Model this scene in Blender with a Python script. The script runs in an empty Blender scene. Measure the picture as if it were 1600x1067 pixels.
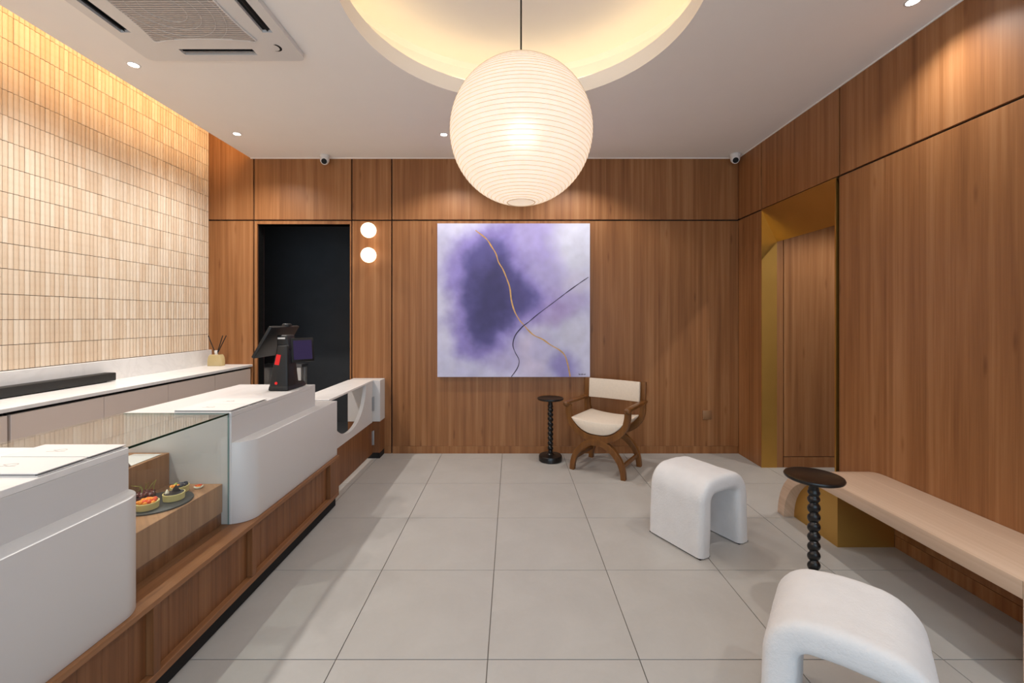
import bpy, bmesh, math, random
from mathutils import Vector, Matrix, noise

R = math.radians
rnd = random.Random(7)
SC = bpy.context.scene
COL = SC.collection

# ------------------------------------------------------------------ camera, world, exposure
cam_data = bpy.data.cameras.new('camera')
cam = bpy.data.objects.new('camera', cam_data)
COL.objects.link(cam)
cam.location = (0.0, 0.0, 1.35)
cam.rotation_euler = (R(90), 0, 0)
cam_data.sensor_width = 36.0
cam_data.lens = 36.0 * 670.0 / 1600.0
cam_data.shift_y = -0.0231
cam_data.clip_start = 0.05
SC.camera = cam
SC.view_settings.view_transform = 'Standard'
SC.view_settings.look = 'None'
SC.view_settings.exposure = 0.08
SC.view_settings.gamma = 1.0
SC.view_settings.use_curve_mapping = False
SC.cycles.max_bounces = 10
SC.cycles.diffuse_bounces = 5
SC.cycles.transparent_max_bounces = 16
SC.cycles.sample_clamp_indirect = 6.0

world = bpy.data.worlds.new('world')
SC.world = world
world.use_nodes = True
world.node_tree.nodes['Background'].inputs[0].default_value = (0.75, 0.87, 1.0, 1)
world.node_tree.nodes['Background'].inputs[1].default_value = 0.6

def light(name, kind, loc, energy, color, rot=(0, 0, 0), parent=None, **kw):
    d = bpy.data.lights.new(name, kind)
    d.energy = energy
    d.color = color
    for k, v in kw.items():
        setattr(d, k, v)
    o = bpy.data.objects.new(name, d)
    COL.objects.link(o)
    o.location = loc
    o.rotation_euler = rot
    return o

# daylight that comes in through the shop window behind the camera
light('window_daylight', 'AREA', (0.1, -1.9, 1.5), 60, (0.62, 0.81, 1.0), (R(90), 0, 0),
      shape='RECTANGLE', size=3.9, size_y=2.4)
SPOT_W = 46
SPOT_C = (1.0, 0.96, 0.91)
LANTERN_W = 2.9
COVE_E = 5.4
LED_E = 4.0

# ------------------------------------------------------------------ helpers
ORG = {}
def new_obj(name, data):
    o = bpy.data.objects.new(name, data)
    COL.objects.link(o)
    return o

def tag(o, label=None, cat=None, group=None, kind=None):
    if label: o['label'] = label
    if cat: o['category'] = cat
    if group: o['group'] = group
    if kind: o['kind'] = kind
    return o

def thing(name, label, cat, loc=(0, 0, 0), rz=0.0, group=None):
    o = new_obj(name, None)
    o.location = loc
    o.rotation_euler = (0, 0, rz)
    o.empty_display_size = 0.1
    ORG[o.name] = Vector(loc)
    return tag(o, label, cat, group)

def obj(name, bm, mat, parent=None, smooth=False, world=False, angle=35, kind=None):
    """links a bmesh as ONE object; world=True means the bmesh is in world coordinates (parent unrotated)"""
    if world and parent is not None:
        bmesh.ops.translate(bm, verts=bm.verts, vec=-ORG[parent.name])
    bmesh.ops.recalc_face_normals(bm, faces=bm.faces)
    me = bpy.data.meshes.new(name)
    bm.to_mesh(me)
    bm.free()
    mats = mat if isinstance(mat, (list, tuple)) else [mat]
    for m in mats:
        me.materials.append(m)
    if smooth:
        for p in me.polygons:
            p.use_smooth = True
        me.set_sharp_from_angle(angle=R(angle))
    o = new_obj(name, me)
    if parent is not None:
        o.parent = parent
        ORG[o.name] = ORG[parent.name]
    else:
        ORG[o.name] = Vector((0, 0, 0))
    if kind: o['kind'] = kind
    return o

def dup(o, parent=None):
    c = o.copy()
    COL.objects.link(c)
    if parent is not None:
        c.parent = parent
    for ch in [x for x in SC.objects if x.parent is o]:
        dup(ch, c)
    return c

def BM():
    return bmesh.new()

def box(bm, x0, x1, y0, y1, z0, z1, bev=0.0, seg=2):
    t = bmesh.new()
    bmesh.ops.create_cube(t, size=1.0)
    bmesh.ops.scale(t, vec=(x1 - x0, y1 - y0, z1 - z0), verts=t.verts)
    bmesh.ops.translate(t, vec=((x0 + x1) / 2, (y0 + y1) / 2, (z0 + z1) / 2), verts=t.verts)
    if bev:
        bmesh.ops.bevel(t, geom=t.edges[:], offset=bev, segments=seg, affect='EDGES', profile=0.5)
    merge(bm, t)
    return bm

def merge(bm, t, mtx=None, mi=None):
    vm = {}
    for v in t.verts:
        vm[v] = bm.verts.new(mtx @ v.co if mtx else v.co)
    for f in t.faces:
        try:
            g = bm.faces.new([vm[v] for v in f.verts])
            g.material_index = f.material_index if mi is None else mi
            g.smooth = f.smooth
        except ValueError:
            pass
    t.free()

def lathe(bm, prof, seg=32, c=(0, 0, 0), axis='Z'):
    rings = []
    for r, z in prof:
        if r < 1e-6:
            rings.append([bm.verts.new(_ax(axis, 0, 0, z, c))])
        else:
            rings.append([bm.verts.new(_ax(axis, r * math.cos(2 * math.pi * k / seg), r * math.sin(2 * math.pi * k / seg), z, c)) for k in range(seg)])
    for a, b in zip(rings, rings[1:]):
        for k in range(seg):
            k2 = (k + 1) % seg
            if len(a) == 1 and len(b) == 1: continue
            if len(a) == 1: bm.faces.new((a[0], b[k], b[k2]))
            elif len(b) == 1: bm.faces.new((a[k], a[k2], b[0]))
            else: bm.faces.new((a[k], a[k2], b[k2], b[k]))
    for ring, last in ((rings[0], False), (rings[-1], True)):
        if len(ring) > 1 and not (prof[0] == prof[-1]):
            bm.faces.new(ring)
    return bm

def _ax(axis, a, b, h, c):
    if axis == 'Z': return (c[0] + a, c[1] + b, c[2] + h)
    if axis == 'Y': return (c[0] + a, c[1] + h, c[2] + b)
    return (c[0] + h, c[1] + a, c[2] + b)

def prism(bm, pts, a0, a1, plane='XY', bev=0.0, seg=2, mi=0):
    """polygon pts in the plane, extruded along the third axis from a0 to a1"""
    t = bmesh.new()
    def P(p, a):
        if plane == 'XY': return (p[0], p[1], a)
        if plane == 'XZ': return (p[0], a, p[1])
        return (a, p[0], p[1])
    lo = [t.verts.new(P(p, a0)) for p in pts]
    hi = [t.verts.new(P(p, a1)) for p in pts]
    n = len(pts)
    f1 = t.faces.new(lo); f2 = t.faces.new(hi)
    for k in range(n):
        t.faces.new((lo[k], lo[(k + 1) % n], hi[(k + 1) % n], hi[k]))
    bmesh.ops.recalc_face_normals(t, faces=t.faces)
    if bev:
        es = [e for e in t.edges if f1 in e.link_faces or f2 in e.link_faces]
        bmesh.ops.bevel(t, geom=es, offset=bev, segments=seg, affect='EDGES', profile=0.5)
    for f in t.faces: f.material_index = mi
    merge(bm, t)
    return bm

def ribbon(bm, path, hw, a0, a1, plane='XZ', bev=0.0):
    """flat curved board: path of 2D points with half widths hw, extruded between a0 and a1"""
    n = len(path)
    L, Rr = [], []
    for i, p in enumerate(path):
        q0 = Vector(path[max(i - 1, 0)]); q1 = Vector(path[min(i + 1, n - 1)])
        d = (q1 - q0).normalized()
        nn = Vector((-d.y, d.x))
        w = hw[i] if isinstance(hw, (list, tuple)) else hw
        L.append(Vector(p) + nn * w); Rr.append(Vector(p) - nn * w)
    t = bmesh.new()
    def P(p, a):
        if plane == 'XY': return (p[0], p[1], a)
        if plane == 'XZ': return (p[0], a, p[1])
        return (a, p[0], p[1])
    rows = [[t.verts.new(P(l, a0)), t.verts.new(P(r, a0)), t.verts.new(P(r, a1)), t.verts.new(P(l, a1))] for l, r in zip(L, Rr)]
    for a, b in zip(rows, rows[1:]):
        for k in range(4):
            t.faces.new((a[k], a[(k + 1) % 4], b[(k + 1) % 4], b[k]))
    t.faces.new(rows[0]); t.faces.new(rows[-1])
    bmesh.ops.recalc_face_normals(t, faces=t.faces)
    if bev:
        es = [e for e in t.edges if len(e.link_faces) == 2 and e.calc_face_angle(0) > 0.9]
        bmesh.ops.bevel(t, geom=es, offset=bev, segments=2, affect='EDGES', profile=0.5)
    merge(bm, t)
    return bm

def tube(bm, pts, r, seg=8, caps=True):
    rings = []
    n = len(pts)
    pts = [Vector(p) for p in pts]
    for i, p in enumerate(pts):
        d = (pts[min(i + 1, n - 1)] - pts[max(i - 1, 0)]).normalized()
        up = Vector((0, 0, 1)) if abs(d.z) < 0.9 else Vector((1, 0, 0))
        a = d.cross(up).normalized(); b = d.cross(a).normalized()
        rr = r[i] if isinstance(r, (list, tuple)) else r
        rings.append([bm.verts.new(p + (a * math.cos(2 * math.pi * k / seg) + b * math.sin(2 * math.pi * k / seg)) * rr) for k in range(seg)])
    for a, b in zip(rings, rings[1:]):
        for k in range(seg):
            bm.faces.new((a[k], a[(k + 1) % seg], b[(k + 1) % seg], b[k]))
    if caps:
        bm.faces.new(rings[0]); bm.faces.new(rings[-1])
    return bm

def ball(bm, c, r, seg=16, sz=1.0):
    n = seg // 2
    prof = [(r * math.sin(math.pi * k / n), -r * sz * math.cos(math.pi * k / n)) for k in range(n + 1)]
    prof[0] = (0, prof[0][1]); prof[-1] = (0, prof[-1][1])
    return lathe(bm, prof, seg, c)

def smooth_path(pts, n=6):
    out = []
    P = [Vector(p) for p in pts]
    for i in range(len(P) - 1):
        p0 = P[max(i - 1, 0)]; p1 = P[i]; p2 = P[i + 1]; p3 = P[min(i + 2, len(P) - 1)]
        for k in range(n):
            t = k / n
            out.append(0.5 * ((2 * p1) + (p2 - p0) * t + (2 * p0 - 5 * p1 + 4 * p2 - p3) * t * t + (3 * p1 - p0 - 3 * p2 + p3) * t ** 3))
    out.append(P[-1])
    return out

# ------------------------------------------------------------------ materials
def srgb(r, g, b):
    f = lambda c: ((c / 255) / 12.92) if c / 255 <= 0.04045 else (((c / 255) + 0.055) / 1.055) ** 2.4
    return (f(r), f(g), f(b), 1.0)

def mat_base(name):
    m = bpy.data.materials.new(name)
    m.use_nodes = True
    nt = m.node_tree
    return m, nt, nt.nodes['Principled BSDF']

def N(nt, typ, **kw):
    n = nt.nodes.new(typ)
    for k, v in kw.items():
        setattr(n, k, v)
    return n

def val(nt, sock, v):
    if hasattr(v, 'is_output') or isinstance(v, bpy.types.NodeSocket):
        nt.links.new(v, sock)
    else:
        sock.default_value = v

def math_(nt, op, a, b=0.0, c=None, clamp=False):
    n = N(nt, 'ShaderNodeMath', operation=op, use_clamp=clamp)
    val(nt, n.inputs[0], a); val(nt, n.inputs[1], b)
    if c is not None: val(nt, n.inputs[2], c)
    return n.outputs[0]

def ramp(nt, fac, stops):
    n = N(nt, 'ShaderNodeValToRGB')
    cr = n.color_ramp
    while len(cr.elements) < len(stops): cr.elements.new(0.5)
    for e, (p, c) in zip(cr.elements, stops):
        e.position = p; e.color = c
    nt.links.new(fac, n.inputs[0])
    return n.outputs[0]

def noise_tex(nt, vec, scale, detail=3.0, rough=0.5, dist=0.0):
    n = N(nt, 'ShaderNodeTexNoise')
    if vec is not None: nt.links.new(vec, n.inputs['Vector'])
    n.inputs['Scale'].default_value = scale
    n.inputs['Detail'].default_value = detail
    n.inputs['Roughness'].default_value = rough
    n.inputs['Distortion'].default_value = dist
    return n.outputs['Fac']

def bump(nt, bs, height, strength=0.2, dist=0.01):
    b = N(nt, 'ShaderNodeBump')
    b.inputs['Strength'].default_value = strength
    b.inputs['Distance'].default_value = dist
    nt.links.new(height, b.inputs['Height'])
    nt.links.new(b.outputs[0], bs.inputs['Normal'])

def mix_col(nt, fac, a, b, mode='MIX'):
    n = N(nt, 'ShaderNodeMix', data_type='RGBA', blend_type=mode)
    val(nt, n.inputs[0], fac)
    val(nt, n.inputs[6], a); val(nt, n.inputs[7], b)
    return n.outputs[2]

def plain(name, col, rough=0.5, metal=0.0, mottle=0.04, scale=6.0, bumpy=0.0, bscale=200, spec=0.5, coat=0.0):
    m, nt, bs = mat_base(name)
    tc = N(nt, 'ShaderNodeTexCoord')
    f = noise_tex(nt, tc.outputs['Object'], scale, 4)
    a = tuple(min(1, c * (1 - mottle)) for c in col[:3]) + (1,)
    b = tuple(min(1, c * (1 + mottle)) for c in col[:3]) + (1,)
    nt.links.new(ramp(nt, f, [(0.3, a), (0.7, b)]), bs.inputs['Base Color'])
    bs.inputs['Roughness'].default_value = rough
    bs.inputs['Metallic'].default_value = metal
    bs.inputs['Specular IOR Level'].default_value = spec
    bs.inputs['Coat Weight'].default_value = coat
    if bumpy:
        bump(nt, bs, noise_tex(nt, tc.outputs['Object'], bscale, 3), bumpy, 0.004)
    return m

def emit(name, col, strength):
    m, nt, bs = mat_base(name)
    bs.inputs['Base Color'].default_value = col
    bs.inputs['Emission Color'].default_value = col
    bs.inputs['Emission Strength'].default_value = strength
    return m

def wood(name, dark, mid, light_, axis='Z', strips=9.0, rough=0.42, knots=True, contrast=1.0, spec=0.4):
    m, nt, bs = mat_base(name)
    tc = N(nt, 'ShaderNodeTexCoord')
    sp = N(nt, 'ShaderNodeSeparateXYZ')
    nt.links.new(tc.outputs['Object'], sp.inputs[0])
    X, Y, Z = sp.outputs
    if axis == 'Z': u, v = math_(nt, 'ADD', X, Y), Z
    elif axis == 'Y': u, v = math_(nt, 'ADD', X, Z), Y
    else: u, v = math_(nt, 'ADD', Y, Z), X
    oi = N(nt, 'ShaderNodeObjectInfo')
    u = math_(nt, 'ADD', u, math_(nt, 'MULTIPLY', oi.outputs['Random'], 31.0))
    def vec(su, sv):
        c = N(nt, 'ShaderNodeCombineXYZ')
        val(nt, c.inputs[0], math_(nt, 'MULTIPLY', u, su)); val(nt, c.inputs[1], math_(nt, 'MULTIPLY', v, sv))
        return c.outputs[0]
    vo = N(nt, 'ShaderNodeTexVoronoi', voronoi_dimensions='1D')
    val(nt, vo.inputs['W'], math_(nt, 'MULTIPLY', u, strips))
    sc = N(nt, 'ShaderNodeSeparateColor')
    nt.links.new(vo.outputs['Color'], sc.inputs[0])
    strip = sc.outputs[0]
    streak = noise_tex(nt, vec(13, 0.5), 1.0, 3, 0.55, 0.4)
    grain = noise_tex(nt, vec(110, 2.0), 1.0, 4, 0.6, 0.6)
    broad = noise_tex(nt, vec(42, 0.9), 1.0, 3, 0.55, 0.8)
    f = math_(nt, 'MULTIPLY', strip, 0.16 * contrast)
    f = math_(nt, 'ADD', f, math_(nt, 'MULTIPLY', streak, 0.70 * contrast))
    f = math_(nt, 'ADD', f, math_(nt, 'MULTIPLY', grain, 0.34 * contrast))
    f = math_(nt, 'ADD', f, math_(nt, 'MULTIPLY', broad, 0.22 * contrast))
    f = math_(nt, 'SUBTRACT', f, 0.71 * contrast - 0.5)
    if knots:
        k = N(nt, 'ShaderNodeTexVoronoi', voronoi_dimensions='2D')
        nt.links.new(vec(3.6, 0.75), k.inputs['Vector'])
        k.inputs['Scale'].default_value = 1.0
        kk = math_(nt, 'SUBTRACT', 1.0, math_(nt, 'MULTIPLY', k.outputs['Distance'], 20.0), clamp=True)
        f = math_(nt, 'SUBTRACT', f, math_(nt, 'MULTIPLY', kk, 0.22))
    col = ramp(nt, f, [(0.12, dark), (0.5, mid), (0.85, light_)])
    nt.links.new(col, bs.inputs['Base Color'])
    bs.inputs['Roughness'].default_value = rough
    bs.inputs['Specular IOR Level'].default_value = spec
    bump(nt, bs, grain, 0.06, 0.002)
    return m

M = {}
M['wall_wood'] = wood('wall_wood', srgb(104, 62, 30), srgb(147, 98, 58), srgb(176, 128, 86))
M['plinth_wood'] = wood('plinth_wood', srgb(86, 52, 28), srgb(124, 80, 48), srgb(150, 106, 70), strips=16)
M['plinth_wood_y'] = wood('plinth_wood_y', srgb(100, 62, 36), srgb(138, 94, 60), srgb(162, 118, 82), axis='Y', strips=16)
M['step_wood'] = wood('step_wood', srgb(120, 82, 54), srgb(166, 124, 90), srgb(190, 150, 114), strips=18)
M['bench_wood'] = wood('bench_wood', srgb(176, 146, 122), srgb(198, 170, 146), srgb(214, 189, 166), axis='Y', strips=15, knots=False, contrast=0.8)
M['chair_wood'] = wood('chair_wood', srgb(78, 46, 18), srgb(114, 72, 32), srgb(140, 94, 48), axis='Z', strips=10, knots=False, rough=0.35)
M['ceiling'] = plain('ceiling_paint', srgb(246, 241, 235), 0.9, mottle=0.006, spec=0.1)
M['white_paint'] = plain('white_paint', srgb(208, 206, 205), 0.42, mottle=0.008, scale=2.0)
M['cabinet'] = plain('cabinet_laminate', srgb(236, 222, 212), 0.45, mottle=0.008)
M['black'] = plain('black_recess', srgb(8, 7, 7), 0.8)
M['black_wood'] = plain('black_stained_wood', srgb(20, 18, 18), 0.28, mottle=0.2, scale=30)
M['black_plastic'] = plain('black_plastic', srgb(11, 11, 12), 0.5, mottle=0.1)
M['soundbar'] = plain('speaker_mesh', srgb(30, 29, 28), 0.55, mottle=0.15, scale=300, bumpy=0.3, bscale=600)
M['white_plastic'] = plain('white_plastic', srgb(222, 218, 214), 0.4, mottle=0.01)
M['grey_slat'] = plain('grey_slat', srgb(196, 186, 178), 0.5, mottle=0.01)
M['dark_grey'] = plain('dark_grey_paint', srgb(74, 75, 78), 0.8, mottle=0.05)
M['steel'] = plain('brushed_steel', srgb(176, 176, 178), 0.35, metal=0.9, mottle=0.05)
M['gold'] = plain('brushed_gold', srgb(204, 162, 88), 0.38, metal=0.85, mottle=0.03, scale=3)
M['gold_paint'] = plain('gold_paint', srgb(204, 158, 82), 0.36, metal=0.9, mottle=0.03)
M['cream_fabric'] = plain('cream_fabric', srgb(226, 212, 194), 0.95, mottle=0.03, scale=60, bumpy=0.25, bscale=500, spec=0.1)
M['paper'] = plain('white_paper', srgb(216, 214, 212), 0.6, mottle=0.006)
M['red'] = plain('red_label', srgb(225, 20, 20), 0.5)
M['reed'] = plain('reed', srgb(30, 20, 16), 0.7, mottle=0.2)
M['slate'] = plain('slate', srgb(44, 46, 46), 0.5, mottle=0.15, scale=30)
M['tart_crust'] = plain('tart_shell', srgb(218, 204, 138), 0.6, mottle=0.06, scale=40)
M['orange_fruit'] = plain('orange_fruit', srgb(244, 146, 34), 0.3, mottle=0.15, scale=60)
M['red_fruit'] = plain('red_fruit', srgb(226, 78, 34), 0.3, mottle=0.15, scale=60)
M['cherry'] = plain('dark_cherry', srgb(88, 28, 22), 0.18, mottle=0.2, scale=60)
M['chocolate'] = plain('chocolate', srgb(40, 32, 34), 0.35, mottle=0.15, scale=60)
M['blueberry'] = plain('blueberry', srgb(36, 38, 54), 0.4, mottle=0.2, scale=60)
M['kiwi'] = plain('kiwi', srgb(150, 164, 62), 0.35, mottle=0.15, scale=60)
M['cream'] = plain('cream_topping', srgb(240, 236, 214), 0.5)
M['socket'] = plain('bronze_plate', srgb(150, 112, 78), 0.4, metal=0.3)
M['emblem'] = plain('foil_emblem', srgb(158, 150, 142), 0.5)
M['gold_line'] = plain('gold_leaf_paint', srgb(206, 160, 92), 0.4, metal=0.2, mottle=0.15, scale=40)
M['ink_line'] = plain('ink_line', srgb(52, 44, 78), 0.6)
M['down_lens'] = emit('downlight_lens', (1, 0.96, 0.9, 1), 14.0)
M['cove_led'] = emit('cove_led', (1.0, 0.77, 0.44, 1), COVE_E)
M['shelf_led'] = emit('wall_wash_led', (1.0, 0.68, 0.34, 1), LED_E)
M['globe'] = emit('opal_globe', (1.0, 0.80, 0.56, 1), 2.2)
M['bulb'] = emit('bulb', (1.0, 0.86, 0.7, 1), 9.0)

# fluffy stools
m, nt, bs = mat_base('boucle')
tc = N(nt, 'ShaderNodeTexCoord')
f1 = noise_tex(nt, tc.outputs['Object'], 75, 5, 0.75)
f2 = noise_tex(nt, tc.outputs['Object'], 14, 3)
nt.links.new(ramp(nt, f2, [(0.3, srgb(219, 217, 216)), (0.7, srgb(224, 222, 221))]), bs.inputs['Base Color'])
bs.inputs['Roughness'].default_value = 1.0
bs.inputs['Specular IOR Level'].default_value = 0.05
bs.inputs['Sheen Weight'].default_value = 0.25
bump(nt, bs, f1, 0.55, 0.006)
M['boucle'] = m

# white stone worktop with faint veins
m, nt, bs = mat_base('stone')
tc = N(nt, 'ShaderNodeTexCoord')
f = noise_tex(nt, tc.outputs['Object'], 3.0, 8, 0.6, 1.6)
nt.links.new(ramp(nt, f, [(0.42, srgb(232, 230, 228)), (0.5, srgb(226, 224, 222)), (0.54, srgb(232, 230, 228))]), bs.inputs['Base Color'])
bs.inputs['Roughness'].default_value = 0.3
M['stone'] = m

# floor tile
m, nt, bs = mat_base('floor_tile')
tc = N(nt, 'ShaderNodeTexCoord')
oi = N(nt, 'ShaderNodeObjectInfo')
f = noise_tex(nt, tc.outputs['Object'], 3.5, 6, 0.6, 0.5)
g = noise_tex(nt, tc.outputs['Object'], 40, 4, 0.7)
f = math_(nt, 'ADD', math_(nt, 'MULTIPLY', f, 0.8), math_(nt, 'MULTIPLY', g, 0.2))
c = ramp(nt, f, [(0.3, srgb(167, 163, 158)), (0.7, srgb(178, 175, 170))])
c = mix_col(nt, math_(nt, 'MULTIPLY', oi.outputs['Random'], 0.25), c, srgb(166, 163, 158))
nt.links.new(c, bs.inputs['Base Color'])
bs.inputs['Roughness'].default_value = 0.42
bs.inputs['Specular IOR Level'].default_value = 0.35
M['floor_tile'] = m
M['grout'] = plain('grout', srgb(110, 105, 98), 0.9)

# fluted travertine wall tile; a per-tile attribute picks its tone
m, nt, bs = mat_base('travertine_tile')
tc = N(nt, 'ShaderNodeTexCoord')
at = N(nt, 'ShaderNodeAttribute', attribute_name='tint')
f = noise_tex(nt, tc.outputs['Object'], 22, 5, 0.6)
t = math_(nt, 'ADD', math_(nt, 'MULTIPLY', at.outputs['Fac'], 0.52), math_(nt, 'MULTIPLY', f, 0.46))
c = ramp(nt, t, [(0.08, srgb(208, 182, 154)), (0.5, srgb(222, 203, 180)), (0.95, srgb(232, 218, 200))])
vp = N(nt, 'ShaderNodeTexVoronoi')
nt.links.new(tc.outputs['Object'], vp.inputs['Vector'])
vp.inputs['Scale'].default_value = 70
pit = math_(nt, 'LESS_THAN', vp.outputs['Distance'], 0.13)
pm = math_(nt, 'GREATER_THAN', noise_tex(nt, tc.outputs['Object'], 7, 2), 0.62)
c = mix_col(nt, math_(nt, 'MULTIPLY', math_(nt, 'MULTIPLY', pit, pm), 0.7), c, srgb(120, 90, 62))
nt.links.new(c, bs.inputs['Base Color'])
bs.inputs['Roughness'].default_value = 0.7
bs.inputs['Specular IOR Level'].default_value = 0.25
M['travertine'] = m
M['tile_grout'] = plain('tile_grout', srgb(104, 78, 54), 0.9)

# clear glass pane (see-through with a mirror-like sheen at glancing angles), green polished edge
m, nt, bs = mat_base('glass_pane')
out = nt.nodes['Material Output']
lw = N(nt, 'ShaderNodeLayerWeight'); lw.inputs['Blend'].default_value = 0.5
s = math_(nt, 'POWER', lw.outputs['Facing'], 5.0)
s = math_(nt, 'ADD', math_(nt, 'MULTIPLY', s, 0.92), 0.04, clamp=True)
tr = N(nt, 'ShaderNodeBsdfTransparent'); tr.inputs[0].default_value = (0.972, 0.992, 0.982, 1)
gl = N(nt, 'ShaderNodeBsdfGlossy'); gl.inputs['Roughness'].default_value = 0.0
mx = N(nt, 'ShaderNodeMixShader')
nt.links.new(s, mx.inputs[0]); nt.links.new(tr.outputs[0], mx.inputs[1]); nt.links.new(gl.outputs[0], mx.inputs[2])
nt.links.new(mx.outputs[0], out.inputs['Surface'])
nt.nodes.remove(bs)
M['glass'] = m
M['glass_edge'] = plain('glass_edge', srgb(14, 52, 40), 0.1)
M['glass_edge_pale'] = plain('glass_edge_pale', srgb(120, 146, 142), 0.15)
m, nt, bs = mat_base('amber_bottle')
bs.inputs['Base Color'].default_value = srgb(232, 214, 160)
bs.inputs['Roughness'].default_value = 0.15
bs.inputs['Transmission Weight'].default_value = 0.45
bs.inputs['IOR'].default_value = 1.3
tc = N(nt, 'ShaderNodeTexCoord')
nt.links.new(ramp(nt, noise_tex(nt, tc.outputs['Object'], 8), [(0.3, srgb(226, 206, 150)), (0.7, srgb(236, 220, 176))]), bs.inputs['Base Color'])
M['amber'] = m

# lantern paper
m, nt, bs = mat_base('lantern_paper')
out = nt.nodes['Material Output']
tc = N(nt, 'ShaderNodeTexCoord')
f = noise_tex(nt, tc.outputs['Object'], 30, 4)
pc = ramp(nt, f, [(0.3, srgb(246, 238, 226)), (0.7, srgb(252, 246, 238))])
df = N(nt, 'ShaderNodeBsdfDiffuse'); nt.links.new(pc, df.inputs[0])
tl = N(nt, 'ShaderNodeBsdfTranslucent'); nt.links.new(pc, tl.inputs[0])
mx = N(nt, 'ShaderNodeMixShader'); mx.inputs[0].default_value = 0.55
nt.links.new(df.outputs[0], mx.inputs[1]); nt.links.new(tl.outputs[0], mx.inputs[2])
em = N(nt, 'ShaderNodeEmission'); em.inputs[0].default_value = (1.0, 0.86, 0.74, 1); em.inputs[1].default_value = 0.22
ad = N(nt, 'ShaderNodeAddShader')
rf = N(nt, 'ShaderNodeBsdfRefraction'); rf.inputs['Roughness'].default_value = 0.7; rf.inputs['IOR'].default_value = 1.25
nt.links.new(pc, rf.inputs[0])
m2 = N(nt, 'ShaderNodeMixShader'); m2.inputs[0].default_value = 0.075
nt.links.new(mx.outputs[0], m2.inputs[1]); nt.links.new(rf.outputs[0], m2.inputs[2])
nt.links.new(m2.outputs[0], ad.inputs[0]); nt.links.new(em.outputs[0], ad.inputs[1])
nt.links.new(ad.outputs[0], out.inputs['Surface'])
nt.nodes.remove(bs)
M['paper_lantern'] = m
M['lantern_rib'] = plain('lantern_rib', srgb(226, 206, 176), 0.8)

# painting: painted colours held per point
m, nt, bs = mat_base('painted_canvas')
at = N(nt, 'ShaderNodeAttribute', attribute_name='paint')
tc = N(nt, 'ShaderNodeTexCoord')
nt.links.new(at.outputs['Color'], bs.inputs['Base Color'])
bs.inputs['Roughness'].default_value = 0.6
bump(nt, bs, noise_tex(nt, tc.outputs['Object'], 120, 4), 0.08, 0.002)
M['canvas'] = m
m, nt, bs = mat_base('customer_screen')
bs.inputs['Base Color'].default_value = srgb(50, 44, 78)
bs.inputs['Roughness'].default_value = 0.12
bs.inputs['Emission Color'].default_value = srgb(80, 72, 120)
bs.inputs['Emission Strength'].default_value = 0.09
M['screen'] = m

# ------------------------------------------------------------------ room constants
BY = 4.267          # back wall face
RX = 2.251          # right wall face
LX = -3.01          # tile wall face
CZ = 2.939          # ceiling underside
CEX = -2.60         # left edge of the dropped ceiling
COVE_Z = 3.35
FY = -2.0           # front of the shop (behind the camera)
JZ = 2.321          # horizontal panel joint
G = 0.0065           # half a panel gap

# ------------------------------------------------------------------ floor: grout bed with tiles
bm = BM(); box(bm, -3.4, 3.7, FY - 0.1, 5.7, -0.1, -0.004)
floor = obj('floor', bm, M['grout'], kind='structure')
T = 0.6
tile_mesh = None
for i in range(-6, 7):
    for j in range(-7, 7):
        x0 = -0.096 + T * i; y0 = 1.695 + T * j
        cx0, cx1 = max(x0, -3.4), min(x0 + T, 3.7); cy0, cy1 = max(y0, FY - 0.1), min(y0 + T, 5.7)
        if cx1 - cx0 < 0.05 or cy1 - cy0 < 0.05: continue
        full = cx1 - cx0 > T - 1e-4 and cy1 - cy0 > T - 1e-4
        if full and tile_mesh is not None:
            o = new_obj('tile', tile_mesh)
            o.parent = floor; o.location = (x0 + T / 2, y0 + T / 2, 0)
            continue
        g = 0.0018
        bm = BM()
        cx, cy = (cx0 + cx1) / 2, (cy0 + cy1) / 2
        box(bm, cx0 - cx + g, cx1 - cx - g, cy0 - cy + g, cy1 - cy - g, -0.0038, 0.0, 0.0008, 1)
        o = obj('tile', bm, M['floor_tile'], floor)
        o.location = (cx, cy, 0)
        if full: tile_mesh = o.data

# ------------------------------------------------------------------ back wall
DX0, DX1, DZ = -2.535, -1.614, 2.283     # kitchen door opening
bm = BM()
box(bm, -3.25, DX0, BY + 0.02, BY + 0.115, 0, COVE_Z)
box(bm, DX1, 3.7, BY + 0.02, BY + 0.115, 0, COVE_Z)
box(bm, DX0, DX1, BY + 0.02, BY + 0.115, DZ, COVE_Z)
wall_back = obj('wall_back', bm, M['black'], kind='structure')
def wall_panel(parent, x0, x1, y0, y1, z0, z1, mat='wall_wood'):
    bm = BM(); box(bm, x0, x1, y0, y1, z0, z1, 0.0012, 1)
    return obj('panel', bm, M[mat], parent)
xs = [-3.2, -2.570, -1.595, -1.197, RX - 0.001]
for k in range(4):
    a, b = xs[k] + (G if k else 0), xs[k + 1] - (G if k < 3 else 0)
    wall_panel(wall_back, a, b, BY, BY + 0.019, JZ + G, (COVE_Z if k == 0 else 3.0))
    if k != 1:
        wall_panel(wall_back, a, b, BY, BY + 0.019, 0.0735 if k > 1 else 0.0, JZ - G)
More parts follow.
